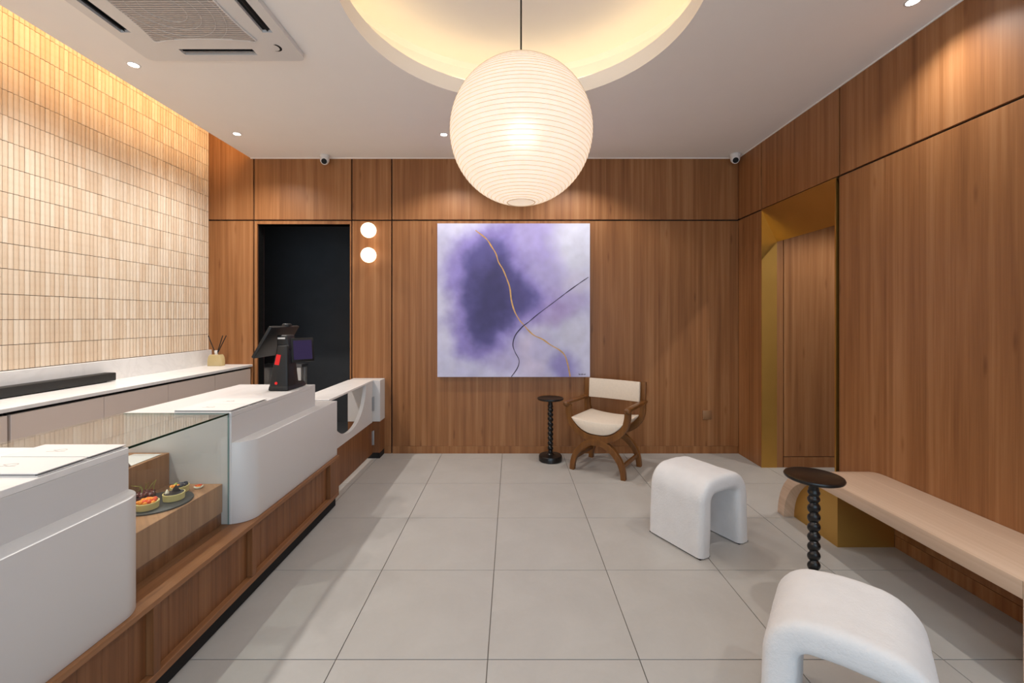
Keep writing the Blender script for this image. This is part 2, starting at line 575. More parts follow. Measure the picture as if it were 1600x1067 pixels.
# narrow casing round the kitchen opening and its reveal
bm = BM()
box(bm, -2.570 + G, DX0, BY, BY + 0.019, 0, JZ - G, 0.0012, 1)
box(bm, DX1, -1.595 - G, BY, BY + 0.019, 0, JZ - G, 0.0012, 1)
box(bm, DX0 - 0.001, DX1 + 0.001, BY, BY + 0.019, DZ, JZ - G, 0.0012, 1)
obj('casing', bm, M['wall_wood'], wall_back)
bm = BM()
box(bm, DX0 - 0.015, DX0, BY + 0.0195, BY + 0.12, 0, DZ)
box(bm, DX1, DX1 + 0.015, BY + 0.0195, BY + 0.12, 0, DZ)
box(bm, DX0, DX1, BY + 0.0195, BY + 0.12, DZ, DZ + 0.015)
obj('door_lining', bm, plain('walnut_lining', srgb(96, 66, 62), 0.5), wall_back)
bm = BM(); box(bm, -1.595 + G, -1.197 - G, BY - 0.0005, BY + 0.018, 0, 0.072, 0.0012, 1)
box(bm, -1.197 + G, RX - 0.001, BY - 0.0005, BY + 0.018, 0, 0.072, 0.0012, 1)
obj('baseboard_back', bm, M['wall_wood'], kind='structure')

# room behind the kitchen opening
bm = BM(); box(bm, -3.26, -0.8, BY + 0.03, 5.55, 0.0003, 0.004)
obj('floor_kitchen', bm, M['dark_grey'], kind='structure')
bm = BM()
box(bm, -3.4, -0.7, 5.55, 5.65, 0, 2.75)
box(bm, -3.4, -3.26, BY + 0.12, 5.55, 0, 2.75)
box(bm, -0.8, -0.7, BY + 0.12, 5.55, 0, 2.75)
obj('wall_kitchen', bm, M['dark_grey'], kind='structure')
bm = BM(); box(bm, -3.4, -0.7, BY + 0.12, 5.65, 2.75, 2.85)
obj('ceiling_kitchen', bm, M['dark_grey'], kind='structure')

# ------------------------------------------------------------------ right wall with the gold-lined portal
PY0, PY1, PZ = 2.965, 3.868, 2.315
bm = BM()
box(bm, RX + 0.02, RX + 0.135, FY, PY0 + 0.012, 0, 3.0)
box(bm, RX + 0.02, RX + 0.135, PY1 + 0.004, BY, 0, 3.0)
box(bm, RX + 0.02, RX + 0.135, PY0 + 0.012, PY1 + 0.004, PZ + 0.012, 3.0)
wall_right = obj('wall_right', bm, M['black'], kind='structure')
for y0, y1 in ((3.870 + G, BY - 0.001), (2.949 + G, 3.870 - G), (0.55 + G, 2.949 - G), (FY, 0.55 - G)):
    wall_panel(wall_right, RX, RX + 0.019, y0, y1, JZ + 0.004 + G, 3.0)
wall_panel(wall_right, RX, RX + 0.019, 3.870 + 0.002, BY - 0.001, 0, JZ + 0.004 - G)
wall_panel(wall_right, RX, RX + 0.019, 0.55 + G, 2.951, 0.074, JZ + 0.004 - G)
wall_panel(wall_right, RX, RX + 0.019, FY, 0.55 - G, 0.074, JZ + 0.004 - G)
bm = BM(); box(bm, RX, RX + 0.019, FY, 2.951, 0, 0.072, 0.0012, 1)
obj('baseboard_right', bm, M['wall_wood'], kind='structure')
# gold lining of the portal
bm = BM()
box(bm, RX - 0.001, RX + 0.136, PY1 - 0.004, PY1 + 0.003, 0, PZ)
portal = obj('trim_1', bm, M['gold_paint'], kind='structure')
bm = BM(); box(bm, RX - 0.002, RX + 0.136, PY0 + 0.012, PY0 + 0.024, 0, PZ)
obj('portal_jamb', bm, M['gold_paint'], portal)
bm = BM()
prism(bm, [(RX - 0.001, PZ), (RX + 0.139, 2.035), (RX + 0.139, PZ + 0.01), (RX - 0.001, PZ + 0.01)], PY0 + 0.012, PY1 - 0.004, 'XZ')
obj('portal_header', bm, M['gold_paint'], portal)
# passage beyond
bm = BM(); box(bm, RX + 0.136, 3.7, 3.885, BY, 0, 2.7)
wall_passage = obj('wall_passage', bm, M['black'], kind='structure')
wall_panel(wall_passage, RX + 0.137, 2.446, 3.868, 3.884, 0, 2.6)
wall_panel(wall_passage, 2.453, 3.6, 3.868, 3.884, 0.100, 2.6)
bm = BM(); box(bm, 2.453, 3.6, 3.868, 3.884, 0, 0.094, 0.001, 1)
obj('baseboard_passage', bm, M['wall_wood'], kind='structure')
bm = BM(); box(bm, 3.6, 3.7, 1.9, 3.868, 0, 2.7); box(bm, RX + 0.136, 3.6, 1.9, 2.0, 0, 2.7)
obj('wall_passage_end', bm, M['white_paint'], kind='structure')
bm = BM(); box(bm, RX + 0.136, 3.6, 2.0, 3.884, 2.6, 2.7)
obj('ceiling_passage', bm, M['ceiling'], kind='structure')

# ------------------------------------------------------------------ left wall of narrow fluted tiles
bm = BM(); box(bm, -3.25, LX - 0.012, FY, BY, 0, COVE_Z)
wall_left = obj('wall_left', bm, M['tile_grout'], kind='structure')
TW, TH, TZ0 = 0.0293, 0.1517, 1.036
def tile_profile(bm, w, h, sag, lay=None, tint=None, mtx=None):
    n = 4
    hw = w / 2 - 0.0011
    pts = [(-hw, -0.008)] + [(-hw + 2 * hw * k / n, -sag * (2 * k / n - 1) ** 2) for k in range(n + 1)] + [(hw, -0.008)]
    lo, hi = [], []
    for (y, x) in pts:
        for z, L in ((0.0018, lo), (h - 0.0018, hi)):
            p = Vector((x, y, z))
            L.append(bm.verts.new(mtx @ p if mtx else p))
    fs = []
    for k in range(len(pts) - 1):
        fs.append(bm.faces.new((lo[k], lo[k + 1], hi[k + 1], hi[k])))
    fs.append(bm.faces.new(lo)); fs.append(bm.faces.new(hi))
    if lay is not None:
        for f in fs:
            for l in f.loops: l[lay] = tint
    return fs
variants = []
for k in range(14):
    bm = BM()
    lay = bm.loops.layers.float_color.new('tint')
    t = rnd.random()
    tile_profile(bm, TW, TH, 0.0046, lay, (t, t, t, 1))
    bmesh.ops.recalc_face_normals(bm, faces=bm.faces)
    me = bpy.data.meshes.new('tile'); bm.to_mesh(me); bm.free()
    me.materials.append(M['travertine'])
    variants.append(me)
ncol = int((BY - FY) / TW)
stuff = BM()
lay = stuff.loops.layers.float_color.new('tint')
first_col = int((BY - 3.10) / TW)
for c in range(ncol):
    yc = BY - 0.002 - TW * (c + 0.5)
    for r in range(15):
        z = TZ0 + TH * r
        h = min(TH, COVE_Z - z)
        tilt = rnd.uniform(-1, 1) * R(1.4)
        off = LX - rnd.random() * 0.0022
        if first_col <= c < first_col + 20 and h > TH - 0.01:
            o = new_obj('tile', rnd.choice(variants))
            o.parent = wall_left
            o.location = (off, yc, z); o.rotation_euler = (0, 0, tilt)
        else:
            t = rnd.random()
            tile_profile(stuff, TW, h, 0.0046, lay, (t, t, t, 1), Matrix.Translation((off, yc, z)) @ Matrix.Rotation(tilt, 4, 'Z'))
obj('tile_field', stuff, M['travertine'], wall_left, kind='stuff')

# ------------------------------------------------------------------ front of the shop (behind the camera): window
bm = BM()
box(bm, -3.25, -2.1, FY - 0.1, FY, 0, COVE_Z); box(bm, 2.2, 2.4, FY - 0.1, FY, 0, COVE_Z); box(bm, -2.1, 2.2, FY - 0.1, FY, 2.75, COVE_Z)
obj('wall_front', bm, M['white_paint'], kind='structure')
bm = BM()
for x in (-2.1, -0.7, 0.75, 2.15): box(bm, x, x + 0.05, FY - 0.08, FY - 0.02, 0, 2.75)
box(bm, -2.1, 2.2, FY - 0.08, FY - 0.02, 0, 0.08); box(bm, -2.1, 2.2, FY - 0.08, FY - 0.02, 2.69, 2.75)
win = obj('window_1', bm, M['black_plastic'], kind='structure')
bm = BM(); box(bm, -2.1, 2.2, FY - 0.055, FY - 0.045, 0.08, 2.69)
obj('glass_pane', bm, M['glass'], win)

# ------------------------------------------------------------------ ceiling with round recess and cove
CC = Vector((0.047, 2.22)); CR = 0.914
x0, x1, y0, y1 = CEX, 2.40, FY, BY + 0.02
angs = [2 * math.pi * k / 120 for k in range(120)]
for cx, cy in ((x0, y0), (x1, y0), (x1, y1), (x0, y1)):
    angs.append(math.atan2(cy - CC.y, cx - CC.x) % (2 * math.pi))
angs.sort()
def rect_hit(a):
    dx, dy = math.cos(a), math.sin(a)
    t = 1e9
    if dx > 1e-9: t = min(t, (x1 - CC.x) / dx)
    if dx < -1e-9: t = min(t, (x0 - CC.x) / dx)
    if dy > 1e-9: t = min(t, (y1 - CC.y) / dy)
    if dy < -1e-9: t = min(t, (y0 - CC.y) / dy)
    return CC.x + dx * t, CC.y + dy * t
bm = BM()
rows = []
RIM, CAV_R, CAV_Z = 0.105, 1.12, CZ + 0.34
for a in angs:
    ca, sa = math.cos(a), math.sin(a)
    ox, oy = rect_hit(a)
    P = lambda r, z: bm.verts.new((CC.x + r * ca, CC.y + r * sa, z))
    rows.append([bm.verts.new((ox, oy, CZ + 0.02)), bm.verts.new((ox, oy, CZ)), P(CR, CZ), P(CR, CZ + RIM), P(CR + 0.015, CZ + RIM),
                 P(CR + 0.015, CZ + 0.06), P(CAV_R, CZ + 0.06), P(CAV_R, CAV_Z - 0.03), P(CAV_R - 0.03, CAV_Z)])
n = len(rows)
for i in range(n):
    a, b = rows[i], rows[(i + 1) % n]
    for k in range(len(a) - 1):
        bm.faces.new((a[k], a[k + 1], b[k + 1], b[k]))
bm.faces.new([r[-1] for r in rows])
ceiling = obj('ceiling', bm, M['ceiling'], smooth=True, angle=20, kind='structure')
# LED ring laid in the cove behind the rim
bm = BM()
lathe(bm, [(0.955, CZ + 0.118), (0.975, CZ + 0.118), (0.975, CZ + 0.130), (0.955, CZ + 0.130), (0.955, CZ + 0.118)], 96, (CC.x, CC.y, 0))
tag(obj('cove_light_strip', bm, M['cove_led']), 'warm light strip hidden round the circular ceiling recess', 'light strip')
# cove beside the tile wall
bm = BM()
box(bm, -3.25, -2.30, FY, BY + 0.02, COVE_Z, COVE_Z + 0.05)
box(bm, -2.34, -2.30, FY, BY + 0.02, CZ + 0.02, COVE_Z)
obj('ceiling_cove', bm, M['ceiling'], kind='structure')
bm = BM(); box(bm, -2.352, -2.341, FY + 0.1, BY - 0.02, 3.00, 3.32)
tag(obj('wall_wash_strip', bm, M['shelf_led']), 'warm amber light strip above the ceiling edge, washing the tile wall', 'light strip')
# pale bead where the ceiling meets the walls
bm = BM(); box(bm, CEX, RX, BY - 0.008, BY - 0.0005, CZ - 0.007, CZ - 0.0003)
obj('trim_2', bm, M['ceiling'], kind='structure')
bm = BM(); box(bm, RX - 0.008, RX - 0.0005, FY, BY - 0.008, CZ - 0.007, CZ - 0.0003)
obj('trim_3', bm, M['ceiling'], kind='structure')

# ------------------------------------------------------------------ downlights
def downlight(x, y, z, label, watt=SPOT_W, ang=128, blend=0.45, energy_only=False):
    t = thing('downlight', label, 'downlight', (x, y, z), group='recessed ceiling downlights')
    bm = BM()
    lathe(bm, [(0.028, -0.003), (0.035, -0.003), (0.037, -0.0005), (0.028, -0.0005), (0.028, -0.003)], 32)
    obj('trim_ring', bm, M['white_plastic'], t, smooth=True)
    bm = BM()
    lathe(bm, [(0.0275, -0.0022), (0.0275, -0.0005)], 32)
    obj('lens', bm, M['down_lens'], t)
    light('downlight_beam', 'SPOT', (x, y, z - 0.012), watt, SPOT_C, spot_size=R(ang), spot_blend=blend, shadow_soft_size=0.03)
    return t
DL = [(-2.376, 2.692, 'recessed downlight near the tile wall, beside the air conditioner'),
      (-2.376, 3.703, 'recessed downlight in the back corner of the ceiling by the tile wall'),
      (-0.590, 3.716, 'recessed downlight just left of the paper lantern'),
      (0.60, 3.716, 'recessed downlight hidden behind the paper lantern'),
      (2.013, 2.153, 'recessed downlight near the top right, by the wood panelled side wall'),
      (-2.376, 0.67, 'recessed downlight out of view at the front end of the tile wall'),
      (-2.376, 1.68, 'recessed downlight out of view along the tile wall'),
      (-0.590, 0.55, 'guessed downlight added out of view to light the near floor, counter side'),  # assumed lamp, added to keep the near floor lit
      (0.70, 0.55, 'guessed downlight added out of view to light the near floor, bench side'),  # its partner, also assumed and added for floor light
      (2.013, 0.65, 'recessed downlight out of view over the bench')]
for i, (x, y, lb) in enumerate(DL):
    downlight(x, y, CZ, lb, watt=SPOT_W * (1.8 if x < -2 else 0.5 if y < 0.6 and abs(x) < 1 else 1.0), **(dict(ang=142, blend=1.0) if x < -2 else dict(ang=126, blend=0.95) if x > 1.9 else {}))
downlight(2.85, 3.05, 2.6, 'recessed downlight in the passage beyond the gold portal', watt=60)

# ------------------------------------------------------------------ paper lantern
LC = Vector((0.047, 2.22, 2.305)); LR = 0.366
t = thing('paper_lantern', 'large round white paper lantern hanging below the circular ceiling recess', 'pendant lamp', LC)
bm = BM()
NR, seg = 46, 72
prof = []
th0 = math.asin(0.072 / LR)
for k in range(NR * 4 + 1):
    th = th0 + (math.pi - 2 * th0) * k / (NR * 4)
    r = LR - 0.0035 * (abs(math.sin(math.pi * k / 4)) ** 1.0 if False else math.sin(math.pi * (k % 4) / 4))
    prof.append((r * math.sin(th), r * math.cos(th)))
rings = [[bm.verts.new((r * math.cos(2 * math.pi * k / seg), r * math.sin(2 * math.pi * k / seg), z)) for k in range(seg)] for r, z in prof]
for a, b in zip(rings, rings[1:]):
    for k in range(seg):
        bm.faces.new((a[k], a[(k + 1) % seg], b[(k + 1) % seg], b[k]))
shade = obj('lamp_shade', bm, M['paper_lantern'], t, smooth=True, angle=80)
bm = BM()
for k in range(NR + 1):
    th = th0 + (math.pi - 2 * th0) * k / NR
    rr, zz = (LR + 0.0003) * math.sin(th), (LR + 0.0003) * math.cos(th)
    lathe(bm, [(rr + 0.00095, zz), (rr, zz + 0.00095), (rr - 0.00095, zz), (rr, zz - 0.00095), (rr + 0.00095, zz)], 64)
obj('bamboo_ribs', bm, M['lantern_rib'], t, smooth=True, kind='stuff')
for zz, nm in ((-LR * math.cos(th0), 'bottom_ring'), (LR * math.cos(th0), 'top_ring')):
    bm = BM()
    tube(bm, [(0.072 * math.cos(2 * math.pi * k / 40), 0.072 * math.sin(2 * math.pi * k / 40), zz) for k in range(41)], 0.0022, 6, caps=False)
    obj(nm, bm, M['lantern_rib'], t, smooth=True)
bm = BM(); tube(bm, [(0, 0, 0.10), (0, 0, CAV_Z - LC.z)], 0.0045, 8)
obj('cord', bm, M['black_plastic'], t)
bm = BM(); ball(bm, (0, 0, 0.0), 0.05, 16); obj('bulb', bm, M['bulb'], t, smooth=True)
bm = BM(); lathe(bm, [(0.018, 0.045), (0.02, 0.05), (0.02, 0.10), (0.006, 0.11)], 16); obj('lamp_holder', bm, M['white_plastic'], t, smooth=True)
bm = BM(); lathe(bm, [(0.05, CAV_Z - LC.z - 0.022), (0.05, CAV_Z - LC.z - 0.001)], 24); obj('ceiling_rose', bm, M['white_plastic'], t)
light('lantern_light', 'POINT', LC - Vector((0, 0, 0.0)), LANTERN_W, (1.0, 0.85, 0.74), shadow_soft_size=0.055)

# ------------------------------------------------------------------ air conditioner cassette
AX, AY = -1.725, 2.132
t = thing('air_conditioner', 'white ceiling cassette air conditioner with square slatted grille, above the counter', 'air conditioner', (AX, AY, CZ))
Z0 = -0.028
br = [-0.475, -0.435, -0.416, -0.360, -0.215, 0.215, 0.360, 0.416, 0.435, 0.475]
bm = BM()
def quad(bm, pts): return bm.faces.new([bm.verts.new(p) for p in pts])
for i in range(9):
    for j in range(9):
        xa, xb, ya, yb = br[i], br[i + 1], br[j], br[j + 1]
        mxx, myy = (xa + xb) / 2, (ya + yb) / 2
        if (0.360 < abs(mxx) < 0.416 and abs(myy) < 0.215) or (0.360 < abs(myy) < 0.416 and abs(mxx) < 0.215): 
            s = [(xa, ya), (xb, ya), (xb, yb), (xa, yb)]
            for k in range(4):
                p, q = s[k], s[(k + 1) % 4]
                quad(bm, [(p[0], p[1], Z0), (q[0], q[1], Z0), (q[0], q[1], -0.002), (p[0], p[1], -0.002)])
            continue
        if abs(mxx) > 0.435 and abs(myy) > 0.435:
            sx, sy = (1 if mxx > 0 else -1), (1 if myy > 0 else -1)
            c = (sx * 0.435, sy * 0.435, Z0)
            arc = [(sx * (0.435 + 0.04 * math.cos(R(a))), sy * (0.435 + 0.04 * math.sin(R(a))), Z0) for a in range(0, 91, 15)]
            quad(bm, [c] + arc)
            continue
        quad(bm, [(xa, ya, Z0), (xb, ya, Z0), (xb, yb, Z0), (xa, yb, Z0)])
out = []
for sx, sy, a0 in ((1, 1, 0), (-1, 1, 90), (-1, -1, 180), (1, -1, 270)):
    for a in range(a0, a0 + 91, 15):
        out.append((sx * 0.435 + 0.04 * math.cos(R(a)), sy * 0.435 + 0.04 * math.sin(R(a))))
for k in range(len(out)):
    p, q = out[k], out[(k + 1) % len(out)]
    quad(bm, [(p[0], p[1], Z0), (q[0], q[1], Z0), (q[0], q[1], -0.001), (p[0], p[1], -0.001)])
bmesh.ops.remove_doubles(bm, verts=bm.verts, dist=0.0002)
obj('face_plate', bm, M['white_plastic'], t)
for k in range(4):
    bm = BM(); box(bm, -0.22, 0.22, 0.355, 0.422, -0.012, -0.0025)
    o = obj('air_outlet', bm, M['black'], t); o.rotation_euler = (0, 0, k * math.pi / 2)
    bm = BM(); tbm = BM(); box(tbm, -0.21, 0.21, -0.010, 0.010, -0.0015, 0.0015)
    merge(bm, tbm, Matrix.Translation((0, 0.394, -0.017)) @ Matrix.Rotation(R(60), 4, 'X'))
    v = obj('vane', bm, M['black_plastic'] if k else M['steel'], o)
# grille: square field with bowed sides and rounded flared corners, filled with slats
outl = []
for k in range(4):
    a = k * math.pi / 2
    for i in range(13):
        tn = -0.90 + 1.80 * i / 12
        px, py = tn * 0.302, -(0.258 + 0.034 * abs(tn) ** 2.6)
        outl.append((px * math.cos(a) - py * math.sin(a), px * math.sin(a) + py * math.cos(a)))
bm = BM(); prism(bm, outl, Z0 - 0.001, Z0 + 0.01)
obj('grille_backing', bm, plain('grille_dark', srgb(112, 98, 90), 0.7), t)
bm = BM(); tube(bm, [(p[0] * 1.015, p[1] * 1.015, Z0 - 0.003) for p in outl + outl[:1]], 0.0055, 8, False)
obj('grille_frame', bm, M['white_plastic'], t, smooth=True)
bm = BM()
ny = 38
for k in range(ny):
    y = -0.288 + 0.576 * (k + 0.5) / ny
    xsx = []
    for p, q in zip(outl, outl[1:] + outl[:1]):
        if (p[1] > y) != (q[1] > y): xsx.append(p[0] + (q[0] - p[0]) * (y - p[1]) / (q[1] - p[1]))
    xsx.sort()
    for xa, xb in zip(xsx[::2], xsx[1::2]):
        if xb - xa > 0.01: box(bm, xa, xb, y - 0.0045, y + 0.0045, Z0 - 0.007, Z0 - 0.0005)
obj('grille', bm, M['grey_slat'], t, kind='stuff')
bm = BM()
for rr in (0.10, 0.16, 0.22, 0.27):
    p = [(-0.03 + rr * math.cos(2 * math.pi * k / 48), 0.02 + rr * math.sin(2 * math.pi * k / 48)) for k in range(49)]
    for a, b in zip(p, p[1:]):
        if max(abs(a[0]), abs(a[1]), abs(b[0]), abs(b[1])) < 0.262:
            tube(bm, [(a[0], a[1], Z0 - 0.0072), (b[0], b[1], Z0 - 0.0072)], 0.0010, 5, False)
obj('grille_rings', bm, M['white_plastic'], t, kind='stuff')
bm = BM()
arc = [(0.034 * math.cos(R(a)), 0.034 * math.sin(R(a))) for a in range(-60, 101, 10)]
arc2 = [(-0.012 + 0.033 * math.cos(R(a)), 0.032 * math.sin(R(a))) for a in range(100, -61, -10)]
prism(bm, [(0.358 + p[0], 0.346 + p[1]) for p in arc + arc2], Z0 - 0.0015, Z0 + 0.001)
obj('signal_window', bm, M['black'], t)

# ------------------------------------------------------------------ security cameras on the ceiling
def security_camera(x, y, label, yaw):
    t = thing('security_camera', label, 'security camera', (x, y, CZ), group='ceiling security cameras')
    bm = BM(); lathe(bm, [(0.044, -0.001), (0.046, -0.004), (0.046, -0.022), (0.042, -0.026)], 28)
    obj('mount', bm, M['white_plastic'], t, smooth=True)
    bm = BM(); lathe(bm, [(0.041, -0.024), (0.043, -0.028), (0.043, -0.05), (0.039, -0.066), (0.026, -0.082), (0.0, -0.088)], 28)
    h = obj('housing', bm, M['white_plastic'], t, smooth=True)
    d = Vector((math.sin(yaw), -math.cos(yaw), -0.45)).normalized()
    c = Vector((0, 0, -0.056))
    q = d.to_track_quat('Z', 'Y').to_matrix().to_4x4()
    bm = BM(); tb = BM(); lathe(tb, [(0.034, 0.0), (0.034, 0.030), (0.028, 0.036)], 24); merge(bm, tb, Matrix.Translation(c) @ q)
    obj('camera_head', bm, M['white_plastic'], t, smooth=True)
    bm = BM(); tb = BM(); lathe(tb, [(0.026, 0.030), (0.026, 0.037), (0.012, 0.041), (0, 0.042)], 24); merge(bm, tb, Matrix.Translation(c) @ q)
    obj('lens', bm, M['black'], t, smooth=True)
security_camera(-1.83, 4.19, 'small white security camera on the ceiling above the dark doorway', 0.25)
security_camera(2.165, 4.16, 'small white security camera in the ceiling corner above the gold portal', -0.35)

# ------------------------------------------------------------------ globe wall lights
for z, lb in ((2.205, 'upper of the two glowing globe wall lights beside the dark doorway'),
              (1.962, 'lower of the two glowing globe wall lights beside the dark doorway')):
    t = thing('wall_light', lb, 'wall light', (-1.40, BY, z), group='globe wall lights')
    bm = BM(); lathe(bm, [(0.04, -0.012), (0.042, -0.0008)], 24, axis='Y'); obj('backplate', bm, M['white_plastic'], t, smooth=True)
    bm = BM(); ball(bm, (0, -0.082, 0), 0.074, 28); obj('globe', bm, M['globe'], t, smooth=True)

# ------------------------------------------------------------------ painting
PX0, PX1, PZ0, PZ1 = -0.736, 0.769, 0.767, 2.281
t = thing('painting', 'square abstract purple canvas with a gold and a dark line on the back wall', 'painting', ((PX0 + PX1) / 2, BY, PZ0))
W, H = PX1 - PX0, PZ1 - PZ0
bm = BM(); box(bm, -W / 2, W / 2, -0.036, -0.0008, 0, H)
obj('stretcher_frame', bm, plain('canvas_side', srgb(214, 210, 226), 0.8), t)
def poly_sd(p, poly):
    d = 1e9; s = False
    n = len(poly)
    for i in range(n):
        a = poly[i]; b = poly[(i + 1) % n]
        ex, ey = b[0] - a[0], b[1] - a[1]
        wx, wy = p[0] - a[0], p[1] - a[1]
        q = max(0, min(1, (wx * ex + wy * ey) / (ex * ex + ey * ey)))
        d = min(d, math.hypot(wx - ex * q, wy - ey * q))
        if (a[1] > p[1]) != (b[1] > p[1]) and p[0] < (b[0] - a[0]) * (p[1] - a[1]) / (b[1] - a[1]) + a[0]: s = not s
    return -d if s else d
HALO = [(.17, .12), (.30, .04), (.47, .08), (.55, .28), (.62, .38), (.70, .50), (.62, .60), (.50, .68), (.42, .80), (.28, .86), (.15, .82), (.11, .55), (.09, .30)]
CORE = [(.19, .24), (.28, .11), (.43, .13), (.50, .27), (.57, .40), (.65, .51), (.53, .60), (.44, .69), (.36, .78), (.28, .79), (.21, .69), (.16, .50)]
DEEP = [(.24, .34), (.40, .24), (.50, .40), (.50, .55), (.40, .68), (.27, .74), (.22, .52)]
def lerp3(a, b, t): return tuple(a[k] + (b[k] - a[k]) * t for k in range(3))
def sm(a, b, x):
    t = max(0, min(1, (x - a) / (b - a))); return t * t * (3 - 2 * t)
def paint(u, v):
    n1 = noise.fractal(Vector((u * 4, v * 4, 0.3)), 1.0, 2.0, 4)
    n2 = noise.fractal(Vector((u * 4 + 9, v * 4, 4.3)), 1.0, 2.0, 4)
    n3 = noise.fractal(Vector((u * 11, v * 11, 7.7)), 1.0, 2.0, 4)
    p = (u + n1 * 0.035, v + n2 * 0.035)
    c = (222, 220, 240)
    c = lerp3(c, (206, 203, 230), sm(-.3, .6, n1))
    def blob(c, cx, cy, rx, ry, col, amt):
        d = math.hypot((p[0] - cx) / rx, (p[1] - cy) / ry)
        return lerp3(c, col, amt * (1 - sm(.35, 1.15, d + n3 * .12)))
    c = blob(c, .64, .20, .33, .34, (180, 168, 220), 1.0)
    c = blob(c, .55, .06, .25, .14, (182, 170, 220), .8)
    c = blob(c, .72, .38, .22, .16, (190, 180, 224), .8)
    c = blob(c, .80, .50, .26, .12, (186, 172, 216), .85)
    c = blob(c, .70, .58, .24, .10, (182, 160, 212), .75)
    c = blob(c, .93, .13, .24, .24, (230, 230, 243), .95)
    c = blob(c, .92, .38, .14, .10, (226, 220, 238), .7)
    c = blob(c, .62, .86, .16, .22, (222, 206, 230), .7)
    c = blob(c, .68, .82, .10, .12, (196, 192, 226), .6)
    c = blob(c, .83, .95, .12, .14, (152, 142, 204), .85)
    c = blob(c, .90, .72, .12, .12, (226, 224, 240), .9)
    c = blob(c, .42, .86, .16, .18, (196, 186, 226), .75)
    h = poly_sd(p, HALO) + n3 * .03
    c = lerp3(c, (152, 138, 206), (1 - sm(-.05, .10, h)) * .95)
    k = poly_sd(p, CORE) + n3 * .02
    c = lerp3(c, (96, 90, 150), 1 - sm(-.05, .05, k))
    d = poly_sd(p, DEEP) + n3 * .03
    c = lerp3(c, (66, 63, 110), (1 - sm(-.09, .07, d)) * .9)
    n4 = noise.fractal(Vector((u * 16 + v * 9, v * 14 - u * 6, 2.2)), 1.0, 2.0, 3)
    f = 0.97 + n3 * .04 + n4 * .03
    return tuple(min(255, max(0, x * f * g)) for x, g in zip(c, (0.97, 0.985, 1.02)))
bm = BM()
lay = bm.verts.layers.float_color.new('paint')
NG = 130
grid = []
for j in range(NG + 1):
    row = []
    for i in range(NG + 1):
        u, v = i / NG, j / NG
        q = bm.verts.new((-W / 2 + W * u, -0.0372, H * (1 - v)))
        q[lay] = srgb(*paint(u, v))
        row.append(q)
    grid.append(row)
for j in range(NG):
    for i in range(NG):
        bm.faces.new((grid[j][i], grid[j][i + 1], grid[j + 1][i + 1], grid[j + 1][i]))
obj('painted_canvas', bm, M['canvas'], t, smooth=True)
def paint_line(pts, hw, y0):
    pp = smooth_path([(-W / 2 + W * u, H * (1 - v), 0) for u, v in pts], 6)
    path = [(q.x, q.y) for q in pp]
    ws = [hw * (0.55 + 0.9 * abs(noise.noise(Vector((i * 0.13, hw * 99, 0))))) for i in range(len(path))]
    bm = BM(); ribbon(bm, path, ws, y0, y0 + 0.0012, 'XZ')
    return bm
obj('gold_line', paint_line([(.25, .045), (.32, .10), (.355, .15), (.385, .20), (.40, .25), (.43, .30), (.455, .36), (.475, .42), (.485, .50), (.505, .57), (.535, .625), (.565, .66), (.60, .70), (.635, .73), (.69, .755), (.74, .79), (.80, .825), (.835, .86), (.855, .92), (.87, .998)], 0.0072, -0.0384), M['gold_line'], t)
obj('dark_line', paint_line([(.99, .35), (.93, .39), (.86, .44), (.80, .485), (.74, .53), (.66, .59), (.60, .64), (.555, .675), (.51, .73), (.495, .79), (.51, .84), (.535, .89), (.525, .94), (.485, .998)], 0.0046, -0.0388), M['ink_line'], t)
bm = BM()
path = [(0.640 + 0.068 * k / 22, 0.026 + 0.009 * math.sin(k * 1.9) * (0.5 + 0.5 * math.sin(k * 0.7))) for k in range(23)]
ribbon(bm, path, 0.0018, -0.0384, -0.0374, 'XZ')
obj('signature', bm, M['ink_line'], t)

# ------------------------------------------------------------------ wall socket
t = thing('wall_socket', 'small square bronze socket plate low on the back wall', 'wall socket', (1.939, BY, 0.385))
bm = BM(); box(bm, -0.044, 0.044, -0.010, -0.0008, -0.044, 0.044, 0.004); obj('cover_plate', bm, M['socket'], t, smooth=True)
bm = BM(); box(bm, -0.034, 0.034, -0.013, -0.0095, -0.034, 0.034, 0.002); obj('rocker', bm, M['socket'], t, smooth=True)

# ------------------------------------------------------------------ back counter: cabinets, worktop, sound bar, diffuser
WZ = 0.888; WX = -2.58
def cabinet(y0, y1, doors, label):
    t = thing('base_cabinet', label, 'cabinet', ((-2.60 - 2.98) / 2, (y0 + y1) / 2, 0), group='pale cabinets under the back worktop')
    bm = BM(); box(bm, -2.99, -2.622, y0, y1, 0.08, 0.862, 0.001, 1)
    obj('body', bm, M['black'], t, world=True)
    bm = BM(); box(bm, -2.99, -2.66, y0, y1, 0.0, 0.079); obj('kick_board', bm, M['black'], t, world=True)
    w = (y1 - y0) / doors
    for k in range(doors):
        bm = BM(); box(bm, -2.62, -2.598, y0 + w * k + 0.002, y0 + w * (k + 1) - 0.002, 0.085, 0.846, 0.0012, 1)
        obj('door', bm, M['cabinet'], t, world=True)
cabinet(2.222, 4.262, 4, 'pale four-door cabinet under the back worktop, ending at the wood wall')
cabinet(0.16, 2.210, 4, 'pale cabinet under the sound bar, nearest the camera along the back worktop')
t = thing('stone_worktop', 'long white stone worktop against the fluted tile wall', 'worktop', (-2.79, 2.2, WZ - 0.02))
bm = BM(); box(bm, -2.992, WX, -1.0, BY - 0.002, WZ - 0.022, WZ, 0.0015, 1); obj('slab', bm, M['stone'], t, world=True)
bm = BM(); box(bm, -3.009, -2.985, -1.0, BY - 0.002, WZ + 0.0005, 1.034, 0.0015, 1); obj('backsplash', bm, M['stone'], t, world=True)

